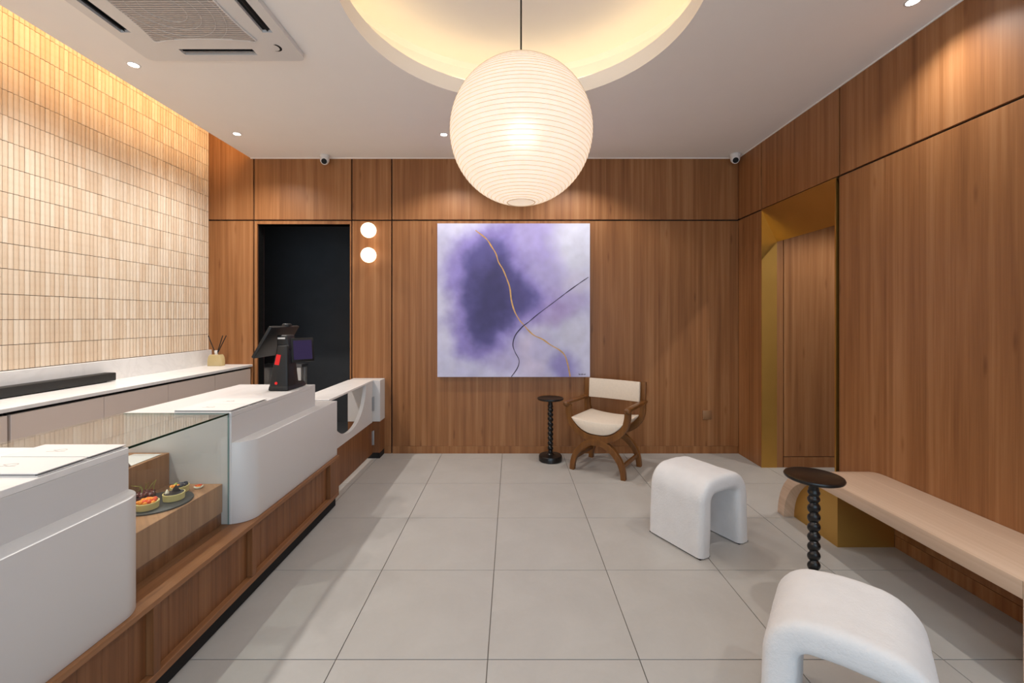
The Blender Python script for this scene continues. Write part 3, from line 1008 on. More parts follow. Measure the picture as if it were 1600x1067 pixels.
t = thing('sound_bar', 'long black sound bar lying on the back stone worktop', 'sound bar', (-2.93, 2.4, WZ + 0.001))
bm = BM(); box(bm, -2.972, -2.892, 1.95, 3.135, WZ + 0.006, WZ + 0.064, 0.006, 2); obj('body', bm, M['soundbar'], t, world=True, smooth=True)
bm = BM(); box(bm, -2.960, -2.904, 1.965, 3.12, WZ + 0.0625, WZ + 0.0652, 0.001, 1); obj('top_panel', bm, M['black_plastic'], t, world=True)
for y in (2.05, 3.05):
    bm = BM(); box(bm, -2.96, -2.91, y - 0.03, y + 0.03, WZ + 0.001, WZ + 0.007); obj('foot', bm, M['black_plastic'], t, world=True)

t = thing('reed_diffuser', 'amber glass reed diffuser with dark sticks at the end of the back worktop', 'reed diffuser', (-2.848, 4.13, WZ + 0.001))
bm = BM()
out = [(-.066, 0), (.066, 0), (.066, .05), (.060, .085), (.046, .108), (-.046, .108), (-.060, .085), (-.066, .05)]
prism(bm, out, -0.032, 0.032, 'XZ', 0.006, 3)
obj('bottle', bm, M['amber'], t, smooth=True)
bm = BM(); lathe(bm, [(0.013, 0.107), (0.013, 0.122), (0.016, 0.124), (0.016, 0.146), (0.012, 0.148)], 20); obj('neck', bm, M['white_plastic'], t, smooth=True)
for dx, dy in ((-0.085, 0.01), (0.062, 0.0), (0.088, 0.012), (0.072, -0.015)):
    bm = BM(); tube(bm, [(dx * 0.02, dy * 0.02, 0.10), (dx, dy, 0.29)], 0.0042, 6); obj('reed', bm, M['reed'], t)

# ------------------------------------------------------------------ front counter
PT = 0.359   # top of the wood plinth
KX, WFX = -1.272, -1.250
PYA, PYB = -0.30, 3.10
t = thing('counter_plinth', 'long wood panelled plinth carrying the white front counter, black kick board below', 'counter base', (-1.55, 1.4, 0))
bm = BM(); box(bm, -1.85, -1.286, PYA, PYB, 0.071, PT - 0.022); obj('core', bm, M['black'], t, world=True)
bm = BM(); box(bm, -1.84, KX, PYA, PYB - 0.01, 0.0005, 0.07); obj('kick_board', bm, M['black'], t, world=True)
bm = BM(); box(bm, -1.86, WFX, PYA, PYB, PT - 0.021, PT, 0.002, 2); obj('top_board', bm, M['plinth_wood_y'], t, world=True)
bm = BM(); box(bm, -1.2855, WFX, PYA, PYB, 0.071, 0.100, 0.0015, 1); obj('rail', bm, M['plinth_wood_y'], t, world=True)
st = [(-0.25, -0.21), (0.78, 0.82), (1.497, 1.527), (2.066, 2.100), (2.955, PYB)]
for a, b in st:
    bm = BM(); box(bm, -1.2855, WFX - 0.0004, a, b, 0.1005, PT - 0.0215, 0.0015, 1); obj('stile', bm, M['plinth_wood'], t, world=True)
for (a0, a1), (b0, b1) in zip(st, st[1:]):
    n = max(2, round((b0 - a1) / 0.075))
    cuts = [a1 + 0.001]
    for k in range(1, n): cuts.append(a1 + (b0 - a1) * (k + rnd.uniform(-.18, .18)) / n)
    cuts.append(b0 - 0.001)
    for c0, c1 in zip(cuts, cuts[1:]):
        bm = BM(); box(bm, -1.2855, -1.277, c0 + 0.0003, c1 - 0.0003, 0.1005, PT - 0.0215, 0.0007, 1)
        obj('plank', bm, M['plinth_wood'], t, world=True)

def arc_pts(cx, cy, r, a0, a1, n=14):
    return [(cx + r * math.cos(R(a0 + (a1 - a0) * k / n)), cy + r * math.sin(R(a0 + (a1 - a0) * k / n))) for k in range(n + 1)]
UX, UB, UZ = -1.345, -1.86, 0.895
CB = PT + 0.001
NE, FE = 1.505, 2.055      # ends of the near and the far white unit
FB = -1.265
t = thing('counter_unit', 'near white counter unit with a rounded front panel, left of the glass case', 'counter', (-1.6, 0.6, CB))
bm = BM(); box(bm, UB, UX, PYA, NE, CB, UZ - 0.021, 0.001, 1); obj('body', bm, M['white_paint'], t, world=True)
bm = BM()
prism(bm, [(-1.42, PYA), (FB, PYA)] + arc_pts(FB - 0.1, NE - 0.1, 0.1, 0, 90) + [(-1.42, NE - 0.0002)], CB, 0.75, 'XY', 0.0015, 2)
obj('curved_panel', bm, M['white_paint'], t, world=True, smooth=True, angle=40)
bm = BM(); box(bm, UB, UX, PYA, NE, UZ - 0.0205, UZ, 0.0012, 1); obj('worktop', bm, M['stone'], t, world=True)

t = thing('counter_unit', 'far white counter unit with a rounded end, carrying the payment terminal', 'counter', (-1.6, 2.5, CB))
bm = BM(); box(bm, UB, UX, FE, 2.93, CB, UZ - 0.021, 0.001, 1)
box(bm, -1.58, -1.29, 2.925, 3.098, CB, 0.735, 0.001, 1); obj('body', bm, M['white_paint'], t, world=True)
bm = BM()
prism(bm, [(-1.42, FE + 0.0002)] + arc_pts(FB - 0.1, FE + 0.1, 0.1, -90, 0) + [(FB, 3.10), (-1.42, 3.10)], CB, 0.75, 'XY', 0.0015, 2)
obj('curved_panel', bm, M['white_paint'], t, world=True, smooth=True, angle=40)
bm = BM(); box(bm, UB, UX, FE, 2.93, UZ - 0.0205, UZ, 0.0012, 1); obj('worktop', bm, M['white_paint'], t, world=True)

# glass display case between them
GX = -1.358
t = thing('display_case', 'glass pastry case with wooden steps between the two white counter units', 'display case', (-1.6, 1.78, CB))
S1, S2 = 0.556, 0.705
bm = BM(); box(bm, -1.64, -1.386, NE + 0.004, FE - 0.002, 0.42, S1, 0.0015, 1); obj('lower_step', bm, M['step_wood'], t, world=True)
bm = BM(); box(bm, -1.64, -1.392, NE + 0.004, FE - 0.002, CB, 0.4195); obj('step_plinth', bm, M['plinth_wood'], t, world=True)
bm = BM(); box(bm, UB + 0.01, -1.6405, NE + 0.004, FE - 0.002, CB, S2, 0.0015, 1); obj('upper_step', bm, M['step_wood'], t, world=True)
def pane(bm, x0, x1, y0, y1, z0, z1, thin):
    tb = BM(); box(tb, x0, x1, y0, y1, z0, z1)
    tb.normal_update()
    for f in tb.faces:
        nrm = f.normal
        if abs(nrm[thin]) > 0.5 or nrm.z < -0.5 or (thin == 2 and nrm.x < -0.5): f.material_index = 0
        elif abs(nrm.y) > 0.5: f.material_index = 2
        else: f.material_index = 1
    merge(bm, tb)
bm = BM(); pane(bm, GX - 0.004, GX + 0.004, NE + 0.002, FE - 0.002, CB, UZ - 0.0085, 0)
obj('front_pane', bm, [M['glass'], M['glass_edge'], M['glass_edge_pale']], t, world=True)
bm = BM(); pane(bm, UB, GX + 0.004, NE + 0.002, FE - 0.002, UZ - 0.008, UZ, 2)
obj('top_pane', bm, [M['glass'], M['glass_edge'], M['glass_edge_pale']], t, world=True)

# pastries
def tart(x, y, r, h, label, shell='tart_crust'):
    t = thing('tart', label, 'tart', (x, y, S1 + 0.0075), group='tarts on the black slate')
    bm = BM(); lathe(bm, [(r * 0.9, 0), (r * 0.95, 0.001), (r, h * 0.97), (r * 0.985, h), (r * 0.9, h), (r * 0.88, h * 0.85)], 32)
    obj('shell', bm, M[shell], t, smooth=True)
    return t
tag(obj('slate_board', lathe(BM(), [(0.122, 0.0), (0.124, 0.001), (0.124, 0.005), (0.122, 0.006)], 48, (-1.5155, 1.835, S1 + 0.001)), M['slate'], smooth=True),
    'round black slate board on the lower wooden step, under the tarts', 'board')
def pile(t, name, mat, r, h, n, br_, seed, spread=0.8):
    q = random.Random(seed)
    for k in range(n):
        a = k * 2.4; d = r * spread * math.sqrt((k + 0.5) / n)
        bm = BM(); ball(bm, (d * math.cos(a), d * math.sin(a), h + br_ * 0.5 + (0.5 - d / r) * br_), br_ * q.uniform(.85, 1.1), 10, q.uniform(.75, 1))
        obj(name, bm, M[mat] if isinstance(mat, str) else M[mat[k % len(mat)]], t, smooth=True)
a = tart(-1.508, 1.772, 0.041, 0.028, 'tart topped with orange and red fruit cubes, nearest on the slate')
pile(a, 'fruit_piece', ['orange_fruit', 'orange_fruit', 'red_fruit'], 0.041, 0.026, 15, 0.0095, 1)
a = tart(-1.468, 1.862, 0.040, 0.028, 'chocolate topped tart with a white cream drop on the slate')
bm = BM(); lathe(bm, [(0.036, 0.024), (0.036, 0.0285), (0.02, 0.0300), (0, 0.0302)], 28); obj('chocolate_top', bm, M['chocolate'], a, smooth=True)
bm = BM(); prism(bm, [(0.0, 0.018), (0.016, 0.026), (0.006, 0.040), (0.0, 0.055), (-0.012, 0.040), (-0.016, 0.026)], 0.0, 0.004, 'XZ')
f = obj('chocolate_fin', bm, M['chocolate'], a); f.location = (0.004, 0.008, 0.004); f.rotation_euler = (0, 0, 0.5)
bm = BM(); lathe(bm, [(0.0, 0.0295), (0.007, 0.030), (0.008, 0.034), (0.004, 0.043), (0.0, 0.050)], 14, (-0.016, -0.018, 0)); obj('cream_drop', bm, M['cream'], a, smooth=True)
a = tart(-1.582, 1.845, 0.040, 0.024, 'tart heaped with dark cherries on stems, behind on the slate', 'cherry')
pile(a, 'cherry', 'cherry', 0.04, 0.026, 14, 0.0115, 3, 0.85)
q = random.Random(5)
for k in range(7):
    bm = BM(); x, y = q.uniform(-.025, .025), q.uniform(-.025, .025)
    tube(bm, smooth_path([(x, y, 0.04), (x + q.uniform(-.01, .01), y + q.uniform(-.01, .01), 0.06), (x + q.uniform(-.03, .03), y + q.uniform(-.03, .03), 0.076)], 4), 0.0009, 5)
    obj('cherry_stem', bm, M['kiwi'], a)
a = tart(-1.505, 1.942, 0.036, 0.028, 'tart with blueberries, kiwi and orange slices at the far side of the slate')
pile(a, 'berry', ['blueberry', 'blueberry', 'orange_fruit', 'blueberry', 'kiwi'], 0.036, 0.026, 13, 0.009, 4)
t = thing('pastry', 'small loose pastry with red topping alone on the wooden step', 'pastry', (-1.462, 2.0, S1 + 0.001))
bm = BM(); lathe(bm, [(0.014, 0), (0.019, 0.006), (0.018, 0.009), (0.0, 0.009)], 20); obj('shell', bm, M['cream'], t, smooth=True)
pile(t, 'fruit_piece', ['red_fruit', 'red_fruit', 'orange_fruit'], 0.017, 0.007, 7, 0.006, 6)

# menu folders
def folder(x0, x1, y0, y1, z, label):
    t = thing('menu_folder', label, 'menu', ((x0 + x1) / 2, (y0 + y1) / 2, z), group='white menu folders on the counter')
    bm = BM(); box(bm, x0, x1, y0, y1, z, z + 0.003, 0.0004, 1); obj('back_cover', bm, M['paper'], t, world=True)
    bm = BM(); box(bm, x0 + 0.002, x1 - 0.010, y0 + 0.003, y1 - 0.003, z + 0.0031, z + 0.0082); obj('pages', bm, plain('gap_shade', srgb(150, 147, 146), 0.8), t, world=True)  # pages greyed so their colour holds the shade of the open gap
    bm = BM(); box(bm, x0, x1, y0, y1, z + 0.0083, z + 0.0112, 0.0004, 1); obj('front_cover', bm, M['paper'], t, world=True)
    bm = BM(); box(bm, x0, x0 + 0.002, y0, y1, z + 0.002, z + 0.008); obj('spine', bm, M['paper'], t, world=True)
    bm = BM()
    cx, cy = x0 + 0.12, (y0 + y1) / 2
    p = [(cx + 0.020 * math.cos(R(a)), cy + 0.009 * math.sin(R(a)) + 0.004 * math.sin(R(2 * a))) for a in range(0, 361, 20)]
    ribbon(bm, p, 0.0010, z + 0.01115, z + 0.0115, 'XY')
    ribbon(bm, [(cx - 0.03, cy - 0.014), (cx + 0.03, cy - 0.012)], 0.0008, z + 0.01115, z + 0.0115, 'XY')
    obj('emblem', bm, M['emblem'], t, world=True)
folder(-1.635, -1.352, 1.222, 1.366, UZ + 0.0005, 'white menu folder nearest the camera on the near counter unit')
folder(-1.635, -1.352, 1.371, 1.502, UZ + 0.0005, 'white menu folder beside the glass case, on the near counter unit')
folder(-1.622, -1.350, 2.060, 2.208, UZ + 0.0005, 'white menu folder on the far counter unit, next to the glass case')
folder(-1.622, -1.350, 2.212, 2.360, UZ + 0.0005, 'white menu folder on the far counter unit, nearer the payment terminal')
t = thing('menu_card', 'open white menu card lying on the upper wooden step in the case', 'menu', (-1.72, 1.865, S2 + 0.001))
bm = BM(); box(bm, -0.065, 0.065, 0.0, 0.16, 0, 0.0015); obj('flat_leaf', bm, M['paper'], t)
bm = BM(); box(bm, -0.065, 0.065, -0.0015, 0.0, 0, 0.10); o = obj('raised_leaf', bm, M['paper'], t); o.rotation_euler = (R(38), 0, 0)

# payment terminal
PB = UZ + 0.001
t = thing('payment_terminal', 'black dual-screen payment terminal with a red label on the far counter unit', 'payment terminal', (-1.45, 2.76, PB))
def frustum(bm, b0, z0, b1, z1, bev=0.006):
    tb = BM()
    lo = [tb.verts.new((x, y, z0)) for x, y in ((b0[0], b0[2]), (b0[1], b0[2]), (b0[1], b0[3]), (b0[0], b0[3]))]
    hi = [tb.verts.new((x, y, z1)) for x, y in ((b1[0], b1[2]), (b1[1], b1[2]), (b1[1], b1[3]), (b1[0], b1[3]))]
    tb.faces.new(lo); tb.faces.new(hi)
    for k in range(4): tb.faces.new((lo[k], lo[(k + 1) % 4], hi[(k + 1) % 4], hi[k]))
    bmesh.ops.recalc_face_normals(tb, faces=tb.faces)
    if bev: bmesh.ops.bevel(tb, geom=tb.edges[:], offset=bev, segments=3, affect='EDGES', profile=0.5)
    merge(bm, tb)
bm = BM(); frustum(bm, (-1.515, -1.385, 2.655, 2.895), PB, (-1.510, -1.392, 2.66, 2.885), PB + 0.034, 0.010); obj('base', bm, M['black_plastic'], t, world=True, smooth=True)
bm = BM(); frustum(bm, (-1.510, -1.388, 2.658, 2.80), PB + 0.02, (-1.476, -1.408, 2.69, 2.775), PB + 0.285, 0.012); obj('column', bm, M['black_plastic'], t, world=True, smooth=True)
bm = BM(); frustum(bm, (-1.48, -1.40, 2.70, 2.80), PB + 0.25, (-1.49, -1.42, 2.71, 2.80), PB + 0.345, 0.008); hd = obj('head', bm, M['black_plastic'], t, world=True, smooth=True)
bm = BM(); box(bm, -1.476, -1.430, 2.7005, 2.7045, PB + 0.320, PB + 0.330); obj('receipt_slot', bm, M['white_plastic'], hd, world=True)
# main screen leans back towards the staff side
tb = BM(); box(tb, -0.112, 0.112, -0.175, 0.175, -0.010, 0.010, 0.005, 2)
bm = BM(); merge(bm, tb, Matrix.Translation((-1.55, 2.825, 1.198)) @ Matrix.Rotation(R(-60), 4, 'Y')); ms = obj('main_screen', bm, M['black_plastic'], t, world=True, smooth=True)
tb = BM(); box(tb, -0.102, 0.102, -0.165, 0.165, 0.0095, 0.0106)
bm = BM(); merge(bm, tb, Matrix.Translation((-1.55, 2.825, 1.198)) @ Matrix.Rotation(R(-60), 4, 'Y')); obj('display', bm, M['screen'], ms, world=True)
tb = BM(); lathe(tb, [(0.03, 0.0), (0.028, 0.016), (0.02, 0.02)], 20)
bm = BM(); merge(bm, tb, Matrix.Translation((-1.50, 2.86, 1.292))); obj('web_camera', bm, M['black_plastic'], ms, world=True, smooth=True)
rot = Matrix.Translation((-1.362, 2.785, 1.142)) @ Matrix.Rotation(R(48), 4, 'Z') @ Matrix.Rotation(R(-8), 4, 'X')
tb = BM(); box(tb, -0.072, 0.072, -0.008, 0.008, -0.078, 0.078, 0.004, 2); bm = BM(); merge(bm, tb, rot); cs = obj('customer_screen', bm, M['black_plastic'], t, world=True, smooth=True)
tb = BM(); box(tb, -0.058, 0.058, -0.0092, -0.0078, -0.062, 0.062); bm = BM(); merge(bm, tb, rot); obj('display', bm, M['screen'], cs, world=True)
bm = BM(); tube(bm, [(-1.43, 2.77, 1.16), (-1.372, 2.79, 1.142)], 0.014, 10); obj('screen_arm', bm, M['black_plastic'], t, world=True, smooth=True)
bm = BM()
def on_face(x, z, y_at): return (x, y_at, z)
tb = BM(); box(tb, -0.014, 0.014, -0.001, 0.001, -0.032, 0.032); merge(bm, tb, Matrix.Translation((-1.463, 2.6785, 1.088)) @ Matrix.Rotation(R(-7), 4, 'X') @ Matrix.Rotation(R(8), 4, 'Y'))
o = obj('side_label', bm, M['red'], t, world=True); o['label'] = 'red label'
bm = BM(); tb = BM(); lathe(tb, [(0.009, -0.001), (0.009, 0.001)], 16, axis='Y'); merge(bm, tb, Matrix.Translation((-1.463, 2.6585, 0.944)) @ Matrix.Rotation(R(-7), 4, 'X'))
o = obj('power_button', bm, M['red'], t, world=True); o['label'] = 'round red button'

# gate at the end of the counter: post, swing gate, flap top
t = thing('counter_post', 'white and wood end post of the counter against the back wall', 'post', (-1.42, 4.19, 0))
bm = BM(); box(bm, -1.575, FB, 4.112, BY - 0.002, 0.356, 0.75, 0.001, 1); obj('upper_block', bm, M['white_paint'], t, world=True)
bm = BM(); box(bm, -1.575, FB - 0.002, 4.114, BY - 0.002, 0.056, 0.3555, 0.001, 1); obj('lower_block', bm, M['plinth_wood'], t, world=True)
bm = BM(); box(bm, -1.56, FB - 0.006, 4.118, BY - 0.002, 0.0005, 0.0555); obj('kick_board', bm, M['black'], t, world=True)
GFX = -1.33
t = thing('swing_gate', 'low swing gate with a U-shaped cutout, white above wood, at the counter end', 'gate', (-1.345, 3.6, 0.056))
bm = BM()
gy0, gy1, cy, cw, cd, gz0, gz1 = 3.112, 4.085, 3.515, 0.392, 0.325, 0.356, 0.738
K = 24
cur = [(cy - cw * math.cos(math.pi * k / K), gz1 - cd * math.sin(math.pi * k / K)) for k in range(K + 1)]
cols = [(gy0, gz1), (cur[0][0], gz1)] + cur[1:-1] + [(cur[-1][0], gz1), (gy1, gz1)]
fr = [[(bm.verts.new((x, y, gz0)), bm.verts.new((x, y, z))) for y, z in cols] for x in (GFX, GFX - 0.032)]
for k in range(len(cols) - 1):
    for s_ in fr: bm.faces.new((s_[k][0], s_[k + 1][0], s_[k + 1][1], s_[k][1]))
    for e in (0, 1): bm.faces.new((fr[0][k][e], fr[0][k + 1][e], fr[1][k + 1][e], fr[1][k][e]))
for k in (0, -1): bm.faces.new((fr[0][k][0], fr[0][k][1], fr[1][k][1], fr[1][k][0]))
obj('upper_panel', bm, M['white_paint'], t, world=True, smooth=True, angle=30)
bm = BM(); box(bm, GFX - 0.032, GFX - 0.001, gy0, gy1, 0.056, 0.3555, 0.001, 1); obj('lower_panel', bm, M['plinth_wood'], t, world=True)
for z in (0.53, 0.205):
    bm = BM()
    box(bm, GFX - 0.002, GFX + 0.004, 4.068, 4.0845, z - 0.065, z + 0.065, 0.0008, 1)
    box(bm, GFX - 0.002, GFX + 0.010, 4.086, 4.110, z - 0.065, z + 0.065, 0.0008, 1)
    tube(bm, [(GFX + 0.008, 4.095, z - 0.068), (GFX + 0.008, 4.095, z + 0.068)], 0.007, 10)
    obj('hinge', bm, M['steel'], t, world=True)
t = thing('counter_flap', 'white lift-up flap board bridging the counter and its end post', 'flap', (-1.45, 3.6, 0.739))
bm = BM(); box(bm, -1.57, GFX, 3.115, 4.108, 0.7395, 0.7555, 0.001, 1); obj('board', bm, M['stone'], t, world=True)
bm = BM(); box(bm, -1.57, -1.423, 2.935, 3.112, 0.7395, 0.7555, 0.001, 1); obj('fixed_leaf', bm, M['stone'], t, world=True)
# steel table in the dark kitchen
t = thing('steel_table', 'grey steel table in the dark room behind the doorway', 'table', (-2.55, 4.95, 0))
bm = BM(); box(bm, -2.78, -2.33, 4.75, 4.90, 0.80, 0.835, 0.002, 1); obj('tabletop', bm, M['steel'], t, world=True)
for x in (-2.76, -2.385):
    for y in (4.755, 4.85):
        bm = BM(); box(bm, x, x + 0.045, y, y + 0.045, 0.0005, 0.7995); obj('leg', bm, M['white_plastic'], t, world=True)

# ------------------------------------------------------------------ curved-frame armchair
t = thing('armchair', 'curved wooden X-frame armchair with cream fabric seat and back', 'chair', (0.849, 3.866, 0), -0.604)
wood_m = M['chair_wood']
def sym(pts): return [(-x, z) for x, z in pts] + [(x, z) for x, z in reversed(pts)]
U = [(0.272, 0.575), (0.268, 0.50), (0.245, 0.43), (0.195, 0.368), (0.125, 0.325), (0.055, 0.309)]
A = [(0.236, 0.0), (0.228, 0.07), (0.203, 0.14), (0.155, 0.205), (0.095, 0.252), (0.04, 0.275)]
def fine(p): return [(q.x, q.y) for q in smooth_path([(a, b, 0) for a, b in p], 5)]
for y in (-0.20, 0.20):
    bm = BM()
    u = fine(sym(U)); a = fine(sym(A))
    wu = [0.024 + 0.006 * (1 - abs(2 * i / (len(u) - 1) - 1)) for i in range(len(u))]
    wa = [0.020 + 0.010 * (1 - abs(2 * i / (len(a) - 1) - 1)) for i in range(len(a))]
    ribbon(bm, u, wu, y - 0.021, y + 0.021, 'XZ', 0.003)
    obj('seat_bow', bm, wood_m, t, smooth=True)
    bm = BM()
    ribbon(bm, a, wa, y - 0.0215, y + 0.0215, 'XZ', 0.003)
    obj('leg_arch', bm, wood_m, t, smooth=True)
for s in (-1, 1):
    bm = BM()
    box(bm, s * 0.282 - 0.025, s * 0.282 + 0.025, -0.23, 0.225, 0.578, 0.604, 0.006, 2)
    ball(bm, (s * 0.282, -0.232, 0.583), 0.030, 14, 0.85)
    obj('armrest', bm, wood_m, t, smooth=True)
    bm = BM(); tb = BM(); box(tb, s * 0.272 - 0.027, s * 0.272 + 0.023, -0.018, 0.018, 0.0, 0.205, 0.004, 2)
    merge(bm, tb, Matrix.Translation((0, 0.203, 0.565)) @ Matrix.Rotation(R(-4), 4, 'X')); obj('back_post', bm, wood_m, t, smooth=True)
    bm = BM(); box(bm, s * 0.222 - 0.010, s * 0.222 + 0.010, -0.178, 0.178, 0.088, 0.122, 0.002, 1); obj('stretcher', bm, wood_m, t)
# seat cushion filling the bow
inner = []
for i in range(25):
    x = -0.238 + 0.476 * i / 24
    k = abs(x) / 0.238
    inner.append((x, 0.343 + 0.118 * k ** 2.6))
top = [(0.238 - 0.476 * i / 24, 0.448 + 0.022 * (abs(1 - 2 * i / 24)) ** 2) for i in range(25)]
top = top[::-1]
bm = BM()
secs = []
for y, ins in ((-0.222, 0.006), (-0.2185, 0.0015), (-0.212, 0.0), (0.212, 0.0), (0.2185, 0.0015), (0.222, 0.006)):
    secs.append(([bm.verts.new((x * 0.995, y, min(z + ins, 0.5 * (z + w)))) for (x, z), (_, w) in zip(inner, top)],
                 [bm.verts.new((x * 0.995, y, max(w - ins, 0.5 * (z + w) + 0.0005))) for (x, z), (_, w) in zip(inner, top)]))
for (l0, h0), (l1, h1) in zip(secs, secs[1:]):
    for k in range(24):
        bm.faces.new((l0[k], l0[k + 1], l1[k + 1], l1[k])); bm.faces.new((h0[k], h0[k + 1], h1[k + 1], h1[k]))
    for k in (0, 24): bm.faces.new((l0[k], h0[k], h1[k], l1[k]))
for lo_, hi_ in (secs[0], secs[-1]):
    for k in range(24): bm.faces.new((lo_[k], lo_[k + 1], hi_[k + 1], hi_[k]))
obj('seat', bm, M['cream_fabric'], t, smooth=True, angle=60)
bm = BM()
pts = []
for i in range(17):
    x = -0.247 + 0.494 * i / 16
    pts.append((x, 0.178 + 0.018 * (1 - (2 * i / 16 - 1) ** 2)))
tb = BM(); ribbon(tb, pts, 0.011, 0.0, 0.178, 'XY', 0.004)
sh = Matrix.Translation((0, 0, 0.590)) @ Matrix.Shear('XY', 4, (0.0, 0.07))
merge(bm, tb, sh)
obj('backrest', bm, M['cream_fabric'], t, smooth=True, angle=50)

# ------------------------------------------------------------------ side tables
def side_table(x, y, label, rz=0.0):
    t = thing('side_table', label, 'side table', (x, y, 0), rz, group='black turned side tables')
    bm = BM()
    lathe(bm, [(0.100, 0.0), (0.109, 0.004), (0.110, 0.044), (0.104, 0.054), (0.05, 0.058), (0.036, 0.060), (0.030, 0.068), (0.021, 0.076), (0.0, 0.078)], 48)
    obj('base', bm, M['black_wood'], t, smooth=True, angle=50)
    bm = BM()
    z0, z1, pitch = 0.074, 0.530, 0.046
    nz, seg = 150, 24
    rings = []
    for i in range(nz + 1):
        z = z0 + (z1 - z0) * i / nz
        w = sm(z0 + 0.01, z0 + 0.035, z) * (1 - sm(z1 - 0.05, z1 - 0.03, z))
        ring = []
        for k in range(seg):
            th = 2 * math.pi * k / seg
            ph = z / pitch + 0.17 * math.sin(th + 0.6)
            r = 0.0205 + w * (-0.0065 + 0.0135 * abs(math.sin(math.pi * ph)) ** 0.62)
            if z > z1 - 0.028: r = 0.0225 + 0.004 * math.sin(math.pi * min(1, (z - z1 + 0.028) / 0.02)) 
            ring.append(bm.verts.new((r * math.cos(th), r * math.sin(th), z)))
        rings.append(ring)
    for a, b in zip(rings, rings[1:]):
        for k in range(seg): bm.faces.new((a[k], a[(k + 1) % seg], b[(k + 1) % seg], b[k]))
    obj('twisted_stem', bm, M['black_wood'], t, smooth=True, angle=70)
    bm = BM()
    lathe(bm, [(0.0, 0.527), (0.020, 0.528), (0.0205, 0.555), (0.026, 0.568), (0.06, 0.573), (0.112, 0.575), (0.122, 0.580), (0.1245, 0.587), (0.122, 0.593), (0.114, 0.595), (0.111, 0.5935), (0.0, 0.5935)], 56)
    obj('table_top', bm, M['black_wood'], t, smooth=True, angle=50)
side_table(0.3636, 4.06, 'black side table with twisted stem, beside the wooden armchair at the back wall')
side_table(1.450, 2.06, 'black side table with twisted stem, between the white stools and the bench', 0.6)

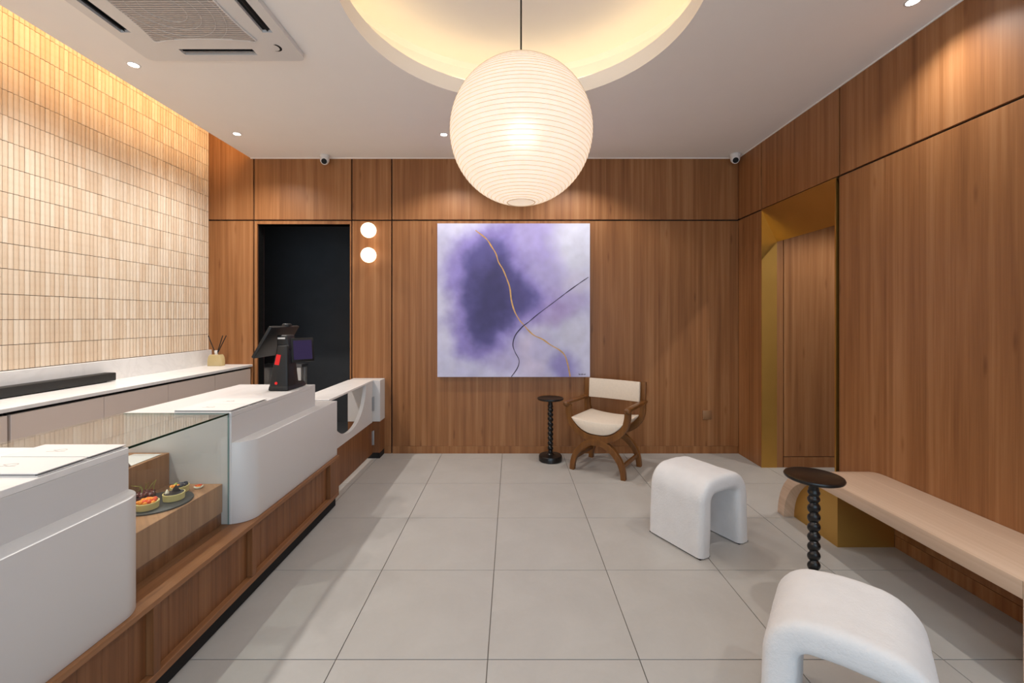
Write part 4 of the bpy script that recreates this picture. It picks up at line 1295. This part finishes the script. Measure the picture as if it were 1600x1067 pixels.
# ------------------------------------------------------------------ fluffy arch stools
def stool(x, y, rz, label, seed):
    t = thing('stool', label, 'stool', (x, y, 0), rz, group='white arched stools')
    Wd, D, Ht, hb = 0.42, 0.387, 0.435, 0.0475
    cx, cz, rr = Wd / 2 - hb, Ht - hb, 0.088
    path = [(-cx - 0.012, 0.006)] + [(-cx - 0.012 * (1 - k / 10), 0.006 + (cz - rr - 0.006) * k / 10) for k in range(1, 11)]
    path += [(-cx + rr - rr * math.cos(R(a)), cz - rr + rr * math.sin(R(a))) for a in range(9, 91, 9)]
    left = path[:]
    nmid = 9
    mid = [(-cx + rr + (2 * (cx - rr)) * k / nmid, cz + 0.004 * math.sin(math.pi * k / nmid)) for k in range(1, nmid)]
    path = left + mid + [(-p, z) for p, z in reversed(left)]
    bm = BM()
    rings = []
    n = len(path)
    ns = 64
    for i, (px, pz) in enumerate(path):
        q0 = Vector(path[max(i - 1, 0)]); q1 = Vector(path[min(i + 1, n - 1)])
        d = (q1 - q0).normalized(); nn = Vector((-d.y, d.x))
        ring = []
        for k in range(ns):
            a = 2 * math.pi * (k + 0.5) / ns
            # rounded rectangle, uniform round corner
            hx, hy, rc = hb, D / 2, 0.030
            per = [(hx - rc), (hy - rc)]
            ca, sa = math.cos(a), math.sin(a)
            e = 0.16
            sx = math.copysign(abs(ca) ** e, ca); sy = math.copysign(abs(sa) ** e, sa)
            # walk the perimeter evenly instead of by angle
            L1, L2, La = 2 * (hy - rc), 2 * (hx - rc), math.pi * rc / 2
            tot = 2 * L1 + 2 * L2 + 4 * La
            s = tot * k / ns
            segs = [('r', L1), ('c0', La), ('t', L2), ('c1', La), ('l', L1), ('c2', La), ('b', L2), ('c3', La)]
            for nm, ln in segs:
                if s <= ln + 1e-9: break
                s -= ln
            f = s / ln
            ang = f * math.pi / 2
            if nm == 'r': u, v = hx, -(hy - rc) + s
            elif nm == 'c0': u, v = hx - rc + rc * math.cos(ang), hy - rc + rc * math.sin(ang)
            elif nm == 't': u, v = hx - rc - s, hy
            elif nm == 'c1': u, v = -(hx - rc) - rc * math.sin(ang), hy - rc + rc * math.cos(ang)
            elif nm == 'l': u, v = -hx, hy - rc - s
            elif nm == 'c2': u, v = -(hx - rc) - rc * math.cos(ang), -(hy - rc) - rc * math.sin(ang)
            elif nm == 'b': u, v = -(hx - rc) + s, -hy
            else: u, v = hx - rc + rc * math.sin(ang), -(hy - rc) - rc * math.cos(ang)
            p = Vector((px + nn.x * u, v, max(0.006, pz + nn.y * u)))
            ring.append(bm.verts.new(p))
        rings.append(ring)
    for a, b in zip(rings, rings[1:]):
        for k in range(ns): bm.faces.new((a[k], a[(k + 1) % ns], b[(k + 1) % ns], b[k]))
    bm.faces.new(rings[0]); bm.faces.new(rings[-1])
    bmesh.ops.recalc_face_normals(bm, faces=bm.faces)
    bm.normal_update()
    for v in bm.verts:
        if v.co.z < 0.02: continue
        q = v.co * 9 + Vector((seed, 0, 0)); q2 = v.co * 38 + Vector((seed, 3, 0))
        v.co += v.normal * (0.0022 * noise.noise(q) + 0.0010 * noise.noise(q2))
    obj('cover', bm, M['boucle'], t, smooth=True, angle=70)
    for s in (-1, 1):
        bm = BM(); c = s * (cx + 0.012); box(bm, c - hb + 0.006, c + hb - 0.006, -D / 2 + 0.008, D / 2 - 0.008, 0.0004, 0.0058); obj('foot_shadow_pad', bm, M['black'], t)  # dark base whose black also paints the shadow line under each leg
stool(1.147, 2.651, R(28.6), 'white fluffy arch stool in the middle of the floor, further from the camera', 3)
stool(1.068, 1.371, R(-38.3), 'white fluffy arch stool nearest the camera, in front of the bench', 11)

# ------------------------------------------------------------------ bench along the right wall
t = thing('bench', 'long pale wood wall bench with a rounded end over a gold block', 'bench', (2.05, 2.2, 0))
bx0, bx1, bz, bt, byf, bR = 1.845, RX - 0.002, 0.40, 0.068, 2.58, 0.40
path = [(1.55, bz - bt / 2), (1.8, bz - bt / 2), (2.1, bz - bt / 2), (2.4, bz - bt / 2)]
rc = bR - bt / 2
path += [(byf + rc * math.sin(R(a)), rc * math.cos(R(a))) for a in range(0, 91, 6)]
path[-1] = (byf + rc, 0.0005)
bm = BM(); ribbon(bm, path, bt / 2, bx0, bx1, 'YZ', 0.0025); obj('seat', bm, M['bench_wood'], t, world=True, smooth=True, angle=40)
bm = BM(); box(bm, bx0, bx1, 1.482, 1.5495, 0.0005, bz, 0.002, 1); obj('leg', bm, M['bench_wood'], t, world=True)
gr = bR - bt - 0.001
pts = [(2.523, 0.0005), (byf + gr, 0.0005)] + [(byf + gr * math.cos(R(a)), gr * math.sin(R(a))) for a in range(6, 91, 6)] + [(2.523, gr)]
bm = BM(); prism(bm, pts, 1.915, bx1, 'YZ'); obj('gold_block', bm, M['gold'], t, world=True)
